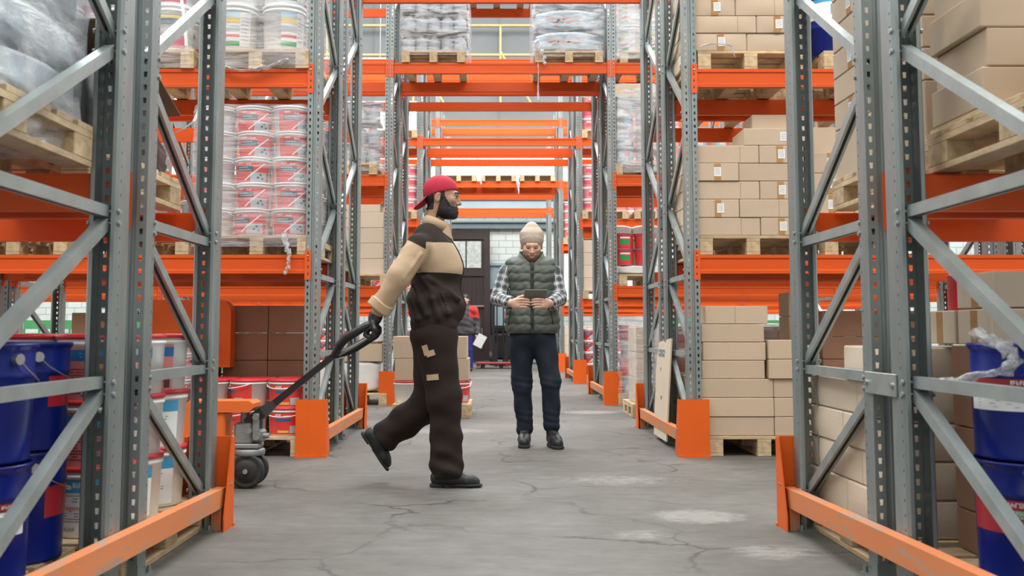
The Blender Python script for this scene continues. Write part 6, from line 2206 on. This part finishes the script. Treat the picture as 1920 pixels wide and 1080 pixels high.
# sleeves, forearms and hands holding the tablet
TAB = Vector((0.250, 7.620, 1.174))
arms = [((0.028, 8.010, 1.376), (-0.032, 7.970, 1.169), (0.068, 7.740, 1.124), (0.107, 7.660, 1.122), -1), ((0.419, 8.010, 1.376), (0.459, 7.970, 1.169), (0.370, 7.740, 1.120), (0.325, 7.660, 1.122), 1)]
for sh, el, wr_, hd, sg in arms:
    s = Solid()
    s.cone(sh, el, .066, .058, k=.03); s.cone(el, wr_, .058, .046, k=.025)
    s.cone(tuple(Vector(el).lerp(Vector(wr_), .72)), wr_, .052, .051, k=.006)
    a_ = np.array(wr_, np.float32); ax = np.array(wr_, np.float32) - np.array(el, np.float32); ax /= np.linalg.norm(ax)
    s.warp(lambda P, f: f + waves(P, [((.3, .5, 1), 70, .3), ((-.6, .6, .4), 55, 1.0)], .005))
    o = m2('sleeve', s.skin(.0065, cut=lambda P, f: np.where(np.linalg.norm(P - a_, axis=-1) < .12, np.maximum(f, (P - a_) @ ax), f)), M['plaid'])
    limb_uv(o, sh, el, wr_)
    W = Vector(wr_); Hd = Vector(hd); back = (W - Hd).normalized()
    inward = Vector((-sg, 0, 0))
    # palm at the lower corner of the tablet, fingers across its back, thumb over the screen side
    kn = Hd + Vector((-sg * .020, -.035, .004))
    f_ = []
    for i in range(4):
        dz = .026 - .0195 * i; L_ = (1.0, 1.08, 1.02, .85)[i]
        k0 = kn + Vector((0, .004 * i, dz))
        f_.append(([k0, k0 + Vector((-sg * .034 * L_, -.020, .001)), k0 + Vector((-sg * .060 * L_, -.022, -.001)), k0 + Vector((-sg * .078 * L_, -.016, -.004))], [.0105, .0098, .0088, .0078]))
    th = ([Hd + Vector((0, .012, .03)), Hd + Vector((-sg * .02, .012, .045)), Hd + Vector((-sg * .045, .004, .055)), Hd + Vector((-sg * .062, .0, .058))], [.013, .012, .0105, .009])
    palm = [(Hd + Vector((sg * .012, .004, dz)), kn + Vector((sg * .006, .004, dz * 1.05)), .017, .0125) for dz in (.022, .004, -.014, -.028)]
    hs_ = hand_solid([(tuple(a), tuple(b), r0, r1) for a, b, r0, r1 in palm], [([tuple(p) for p in pts], rs) for pts, rs in f_], ([tuple(p) for p in th[0]], th[1]), (tuple(W.lerp(Vector(el), .12)), tuple(Hd + Vector((sg * .008, .006, 0))), .034, .030))
    m2('hand', hs_.skin(.0032), M['skin_pale'])
# tablet: lower edge by the belt, top tipped towards the camera, back to the camera
t = thing('tablet', uniq('thin grey tablet held by the man in the green vest'), 'tablet', TAB)
t.rotation_euler = (R(48), R(0), R(9))
m = MB(); m.box(-.088, .088, -.004, .004, -.055, .075, bev=.0025); m.build('back', plain('grey_tablet_back', (.17, .17, .152), rough=.55, metal=.0, var=.04), t)
m = MB(); m.box(-.082, .082, .0041, .0046, -.05, .07); m.build('screen', M['black'], t)
# neck, head, beanie
hc2 = (.238, 7.965, (0.220, 7.950, 1.591)[2])
PS2 = Pose(hc2, (0, R(17), R(-90)))
h2 = head_solid(neck=((-.030, 0, -.085), (-.020, 0, -.21)), nr=(.054, .060))
def part2(name, sol, cut, mat, res=.0035, sm=1, pick=None): return m2(name, PS2(sol.skin(res, cut=cut)), mat, pick, sm)
part2('head', h2, None, [M['skin_pale'], M['lip']])
hb2 = head_solid(neck=((-.030, 0, -.085), (-.020, 0, -.12)))
def cutB2(P, f):
    x, y, z = P[..., 0], P[..., 1], P[..., 2]
    g = f - .0012
    edge = np.where(x < .02, .01, np.where(x < .07, .01 - (x - .02) * 1.6, -.052))
    g = np.maximum(g, (z - edge) * .8); g = np.maximum(g, .004 - x)
    mouth = np.linalg.norm((P - np.array((.104, 0, -.067), np.float32)) / np.array((.02, .024, .0085), np.float32), axis=-1) - 1
    g = np.maximum(g, -mouth * .008)
    nose = np.linalg.norm((P - np.array((.112, 0, -.03), np.float32)) / np.array((.02, .02, .0175), np.float32), axis=-1) - 1
    return np.maximum(np.maximum(g, -nose * .01), -.118 - z)
M['stubble'] = plain('light_brown_stubble', (.20, .105, .07), rough=.7, var=.3, scale=150)
part2('stubble', hb2, cutB2, M['stubble'])
e = Solid()
for y in (-1, 1): e.cone((.089, y * .046, .024), (.098, y * .016, .026), .003, .0045, k=.002)
part2('eyebrows', e, None, M['hair_brown'], .0025)
e = Solid()
for y in (-1, 1): e.cone((.0865, y * .044, .000), (.0915, y * .031, -.0025), .0022, .0026, k=.002); e.cone((.0915, y * .031, -.0025), (.0895, y * .020, .000), .0026, .002, k=.002)
part2('eyelashes', e, None, M['hair_black'], .002)
M['beanie'] = plain('oatmeal_ribbed_knit', (.50, .41, .33), rough=.9, var=.12, scale=70, bump=.3, bscale=160)
b = Solid(); b.ell((-.018, 0, .062), (.110, .094, .100), k=.03); b.cone((-.02, 0, .11), (-.028, 0, .150), .075, .042, k=.05)
def cutBn(P, f):
    x, y, z = P[..., 0], P[..., 1], P[..., 2]
    ang = np.arctan2(y, x + .02)
    rib = .0022 * np.cos(ang * 46) * np.clip((.17 - z) / .06, 0, 1)
    edge = .036 + .70 * (x - .07)
    f = f - rib - .0035 * (z < edge + .055) * 1.0
    return np.maximum(f, (edge - z) * .9)
part2('beanie', b, cutBn, M['beanie'], .0028, 0)

# ============================================================ PERSON: the man by the far gate
O3 = Vector((-.78, 23.0, 0))
man3 = thing('person', uniq('distant man in grey and red work jacket and black cap holding white paper'), 'person', O3)
def m3(name, VF, mats, pick=None, sm=1): return skinned(name, VF, mats, man3, tuple(O3), pick, sm)
M['jacket_grey'] = cloth_mat('charcoal_work_jacket', (.06, .06, .062), bump=.4)
M['jacket_red'] = cloth_mat('red_jacket_panel', (.42, .035, .03), bump=.4)
M['trouser_blue'] = cloth_mat('royal_blue_trousers', (.02, .03, .16), bump=.4)
x3, y3 = O3.x, O3.y
s = Solid()
s.ell((x3, y3, .95), (.17, .12, .12), k=.05)
for sg in (-1, 1):
    s.cone((x3 + sg * .09, y3, .9), (x3 + sg * .10, y3 - .02, .48), .095, .075, k=.03); s.cone((x3 + sg * .10, y3 - .02, .48), (x3 + sg * .11, y3 + .01, .09), .075, .07, k=.03)
m3('trousers', s.skin(.014, cut=lambda P, f: np.maximum(f, .05 - P[..., 2])), M['trouser_blue'])
for sg in (-1, 1):
    s = Solid(); s.cone((x3 + sg * .11, y3 + .03, .05), (x3 + sg * .13, y3 - .13, .035), .05, .04, k=.02); s.cone((x3 + sg * .11, y3 + .01, .05), (x3 + sg * .11, y3 + .01, .12), .05, .05, k=.02)
    m3('shoe', s.skin(.01, cut=lambda P, f: np.maximum(f, .001 - P[..., 2])), M['shoe_black'])
s = Solid()
s.ell((x3, y3, 1.15), (.21, .15, .32), k=.05); s.cone((x3 - .13, y3, 1.40), (x3 + .13, y3, 1.40), .10, .10, k=.06); s.cone((x3 - .1, y3, .90), (x3 + .1, y3, .90), .135, .135, k=.04)
s.cone((x3, y3, 1.45), (x3, y3 + .01, 1.53), .10, .085, k=.03)
s.cone((x3 - .22, y3, 1.38), (x3 - .28, y3 + .02, 1.10), .085, .07, k=.03); s.cone((x3 - .28, y3 + .02, 1.10), (x3 - .26, y3 - .08, .87), .07, .06, k=.02)
s.cone((x3 + .22, y3, 1.38), (x3 + .28, y3 + .02, 1.10), .085, .07, k=.03); s.cone((x3 + .28, y3 + .02, 1.10), (x3 + .285, y3 - .06, .87), .07, .06, k=.02)
s.warp(lambda P, f: f + waves(P, [((.3, .5, 1), 50, .3), ((-.6, .6, .4), 40, 1.0)], .010))
def pk3(C):
    sh = np.abs(C[:, 0] - x3)
    return np.where((sh > .09) & (C[:, 2] > 1.22 + .0 * sh) & (C[:, 2] < 1.50) & (C[:, 2] > 1.10 + .55 * (.30 - sh)), 1, 0)
m3('jacket', s.skin(.012, cut=lambda P, f: np.maximum(f, .80 - P[..., 2])), [M['jacket_grey'], M['jacket_red']], pk3)
PS3 = Pose((x3, y3 - .02, 1.63), (0, R(4), R(-96)))
m3('head', PS3(head_solid(neck=((-.03, 0, -.085), (-.04, 0, -.18))).skin(.006)), M['skin_pale'])
b = Solid(); b.ell((-.012, 0, .042), (.108, .086, .098))
m3('cap', PS3(b.skin(.006, cut=lambda P, f: np.maximum(f, (.028 + .2 * (P[..., 0] - .06)) - P[..., 2]))), M['black'])
for sg in (-1, 1):
    H_ = Vector((x3 + sg * .28, y3 - .075, .845))
    fg = [([tuple(H_ + Vector((-.02 + .014 * i, -.005, -.05))), tuple(H_ + Vector((-.02 + .014 * i, -.02, -.08))), tuple(H_ + Vector((-.018 + .012 * i, -.035, -.085)))], [.010, .009, .008]) for i in range(4)]
    m3('hand', hand_solid([(tuple(H_ + Vector((-.012, 0, 0))), tuple(H_ + Vector((-.014, 0, -.05))), .022, .016), (tuple(H_ + Vector((.012, 0, 0))), tuple(H_ + Vector((.014, 0, -.05))), .022, .016)], fg, ([tuple(H_ + Vector((-sg * .02, -.01, -.01))), tuple(H_ + Vector((-sg * .035, -.02, -.04))), tuple(H_ + Vector((-sg * .03, -.03, -.065)))], [.013, .012, .009]), (tuple(H_ + Vector((0, .005, .06))), tuple(H_), .035, .028)).skin(.005), M['skin_pale'])
m = MB(); m.box(-.105, .105, -.001, .001, -.15, .15)
o = m.build('paper_sheet', M['paper'], None, (x3 + .34, y3 - .12, .69), (R(12), R(28), R(8)))
tag(o, uniq('white paper sheet in the hand of the distant man in red and grey'), 'paper', None, 'thing')

# ============================================================ PALLET TRUCK and far things
M['truck_orange'] = scuffed('pallet_truck_orange_paint', (.72, .15, .03), (.30, .17, .1), rough=.4, amount=.62, scale=9)
TY = 5.93
t = thing('pallet_truck', uniq('hand pallet truck with orange forks and black drawbar pulled by the walking man'), 'pallet truck', (-1.50, TY, 0))
TO = Vector((-1.50, TY, 0))
def L_(p): return tuple(Vector(p) - TO)
# steering wheels
def wheel(x, y, r, w):
    m = MB()
    prof = [(.02, -w / 2), (r * .62, -w / 2), (r * .66, -w / 2 + .006), (r * .80, -w / 2), (r - .006, -w / 2), (r, -w / 2 + .006), (r, w / 2 - .006), (r - .006, w / 2), (r * .80, w / 2), (r * .66, w / 2 - .006), (r * .62, w / 2), (.02, w / 2)]
    m.lathe(prof, 36)
    m.tube([(0, 0, -w / 2 - .008), (0, 0, w / 2 + .008)], .022, 14)
    return m
for y in (-.055, .055):
    m = wheel(0, 0, .100, .050); o = m.build('wheel', M['rubber'], t, (.005, y, .100), (math.pi / 2, 0, 0))
    h = MB(); h.lathe([(.0, -.028), (.04, -.028), (.055, -.02)], 20); h.build('hub', M['steel'], o)
m = MB(); m.tube([(.005, -.10, .10), (.005, .10, .10)], .014, 10); m.lathe([(0, .185), (.085, .185), (.09, .192), (.09, .215), (.085, .222), (0, .222)], 32, cx=.005)
m.box(-.03, .04, -.02, .02, .08, .19); m.build('turntable', M['steel'], t)
# hydraulic pump block
m = MB()
m.box(-.07, .075, -.065, .065, .228, .255, bev=.006)
m.box(-.075, .03, -.06, .06, .25, .375, bev=.012)
m.box(.02, .095, -.05, .05, .262, .335, bev=.012)
m.tube([(-.025, 0, .37), (-.025, 0, .455)], .026, 16)
m.tube([(.06, -.07, .30), (.06, .07, .30)], .022, 14)
for y in (-.055, .055):
    m.box(.035, .072, y - .009, y + .009, .30, .43, bev=.004)
m.tube([(.055, -.078, .41), (.055, .078, .41)], .018, 12)
m.tube([(.09, -.03, .30), (.125, -.03, .30)], .016, 12); m.tube([(.02, -.062, .33), (.02, -.085, .33)], .014, 10)
m.build('pump', M['steel'], t)
# orange fork frame and forks (they run back under the rack)
m = MB()
m.prism([(-.30, .44), (.02, .44), (.045, .465), (.045, .49), (.02, .505), (-.33, .505), (-.36, .48), (-.36, .16), (-.30, .16)], 'y', -.10, .10)
m.box(-.36, -.13, -.16, .16, .09, .17, bev=.01)
m.box(-.20, -.12, -.09, .09, .16, .44, bev=.01)
m.build('fork_frame', M['truck_orange'], t)
for y in (-.19, .19):
    m = MB()
    m.prism([(-1.50, .065), (-1.44, .05), (-.25, .05), (-.25, .17), (-.32, .17), (-.45, .115), (-1.44, .105), (-1.50, .09)], 'y', y - .08, y + .08)
    f_ = m.build('fork', M['truck_orange'], t)
    r = MB(); r.tube([(-1.30, y - .035, .040), (-1.30, y + .035, .040)], .040, 18); r.build('load_roller', M['rubber'], f_)
# drawbar: plate shaft, then a flat D-shaped loop with the grip
a = Vector((-1.491, 5.930, 0.380)) - TO; b = Vector((-0.980, 5.885, 0.781)) - TO; c = Vector((-0.755, 5.850, 0.931)) - TO
ax = (c - a).normalized(); nrm = Vector((0, 1, 0)); upv = nrm.cross(ax)
if upv.z < 0: upv = -upv
m = MB()
sec = []
for p, hh, ww in ((a + ax * -.02, .030, .045), (a + ax * .10, .034, .045), (a + ax * .18, .020, .020), (b, .017, .018)):
    sec.append([p + nrm * -ww + upv * hh, p + nrm * ww + upv * hh, p + nrm * ww - upv * hh, p - nrm * ww - upv * hh])
vs = [q for s_ in sec for q in s_]
fs = [(4 * i + k, 4 * i + (k + 1) % 4, 4 * i + 4 + (k + 1) % 4, 4 * i + 4 + k) for i in range(3) for k in range(4)] + [(3, 2, 1, 0), (12, 13, 14, 15)]
m.add(vs, fs)
m.build('drawbar', M['black'], t)
m = MB()
lp = []
W_ = .078; sd = (nrm * .88 - upv * .42).normalized()
for sg in (-1, 1):
    m.tube([b - ax * .02, b + ax * .05 + sd * sg * W_ * .75, b + ax * .10 + sd * sg * W_, c - ax * .03 + sd * sg * W_, c + sd * sg * W_ * .8, c + ax * .012 + sd * sg * W_ * .4], .0185, 12, radii=[.022, .026, .027, .024, .021, .019])
m.tube([c + ax * .012 + sd * -W_ * .5, c + ax * .012 + sd * W_ * .5], .0185, 12)
m.build('handle_loop', M['black'], t)
m = MB(); m.tube([b + ax * .10 - nrm * .03 - upv * .03, c - ax * .05 - nrm * .03 - upv * .028], .007, 8)
m.tube([b + ax * .10 - nrm * .03 - upv * .03, b - upv * .015], .007, 8); m.build('release_lever', M['bolt'], t)

# ---- far end: forklift, low red truck, shelving goods by the back wall
t = thing('forklift', uniq('black forklift standing beside the dark gate at the far end'), 'forklift', (-.02, 26.6, 0))
m = MB()
for x in (-.16, .20): m.box(x, x + .07, -.04, .06, .05, 1.95)
m.box(-.16, .27, -.04, .06, 1.88, 1.95); m.box(-.16, .27, -.02, .04, 1.0, 1.06)
for x in (-.05, .12): m.box(x, x + .035, 0, .05, .1, 1.8)
m.build('mast', M['black'], t)
m = MB(); m.box(-.22, .5, .08, 1.3, .15, .85, bev=.06); m.box(-.2, .48, .55, 1.3, .85, 1.05, bev=.05); m.build('body', M['black'], t)
m = MB()
for x in (-.2, .46):
    for y in (.12, 1.2): m.tube([(x, y, .8), (x, y, 2.0)], .03, 8)
m.box(-.23, .49, .1, 1.22, 1.98, 2.03); m.build('overhead_guard', M['black'], t)
for x in (-.23, .42):
    for y in (.22, 1.08):
        m = MB(); m.tube([(x, y, .2), (x + .12, y, .2)], .2, 20); m.build('wheel', M['rubber'], t)
for x in (-.1, .16):
    m = MB(); m.box(x, x + .09, -1.0, .0, .05, .09); m.box(x, x + .09, -.06, -.0, .05, .6); m.build('fork', M['black'], t)
t = thing('low_trolley', uniq('low dark red trolley lying on the floor before the far gate'), 'trolley', (.05, 24.6, 0))
m = MB(); m.box(-.6, .6, -.3, .3, .10, .15, bev=.01); m.box(-.6, -.52, -.3, .3, .05, .12); m.box(.1, .18, -.3, .3, .05, .12); m.build('deck', M['dark_red'], t)
for x in (-.45, .0, .45):
    for y in (-.25, .25):
        m = MB(); m.tube([(x, y - .02, .055), (x, y + .02, .055)], .055, 14); m.build('wheel', M['rubber'], t)
for i, (x, z, c, w) in enumerate(((.35, 0, 'white', .55), (.38, .32, 'cyan_label', .5), (.36, .62, 'lemon', .45), (.42, .9, 'sky', .5), (.40, 1.2, 'pink', .5), (.95, 0, 'sky', .5), (.95, .4, 'paper', .5), (.95, .8, 'green_bright', .5))):
    h = (.31, .29, .27, .29, .3, .39, .39, .35)[i]
    m = MB(); m.box(-w / 2, w / 2, -.25, .25, .002, h - .003, bev=.03)
    nm = ('white', 'light blue', 'yellow', 'sky blue', 'pink', 'sky blue', 'pale', 'green')[i]
    col = 'left' if x < .6 else 'right'
    tag(m.build('stacked_parcel', M[c], None, (x, 28.3, z)), uniq('%s parcel, number %d from floor, %s pile by the far wall' % (nm, (i if i < 5 else i - 5) + 1, col)), 'parcel', 'parcels by the far wall', 'thing')
# hanging white strip lamp over the left aisle
t = thing('hanging_lamp', uniq('white strip lamp hanging on wires over the left aisle'), 'lamp', (-3.1, 20.5, 6.55))
m = MB(); m.box(-.75, .75, -.07, .07, 0, .06, bev=.01); m.box(-.7, .7, -.04, .04, -.03, 0, bev=.008); m.build('housing', M['white'], t)
m = MB()
for x in (-.6, .6): m.tube([(x, 0, .06), (x, 0, 5.0)], .006, 6)
m.build('wires', M['bolt'], t)
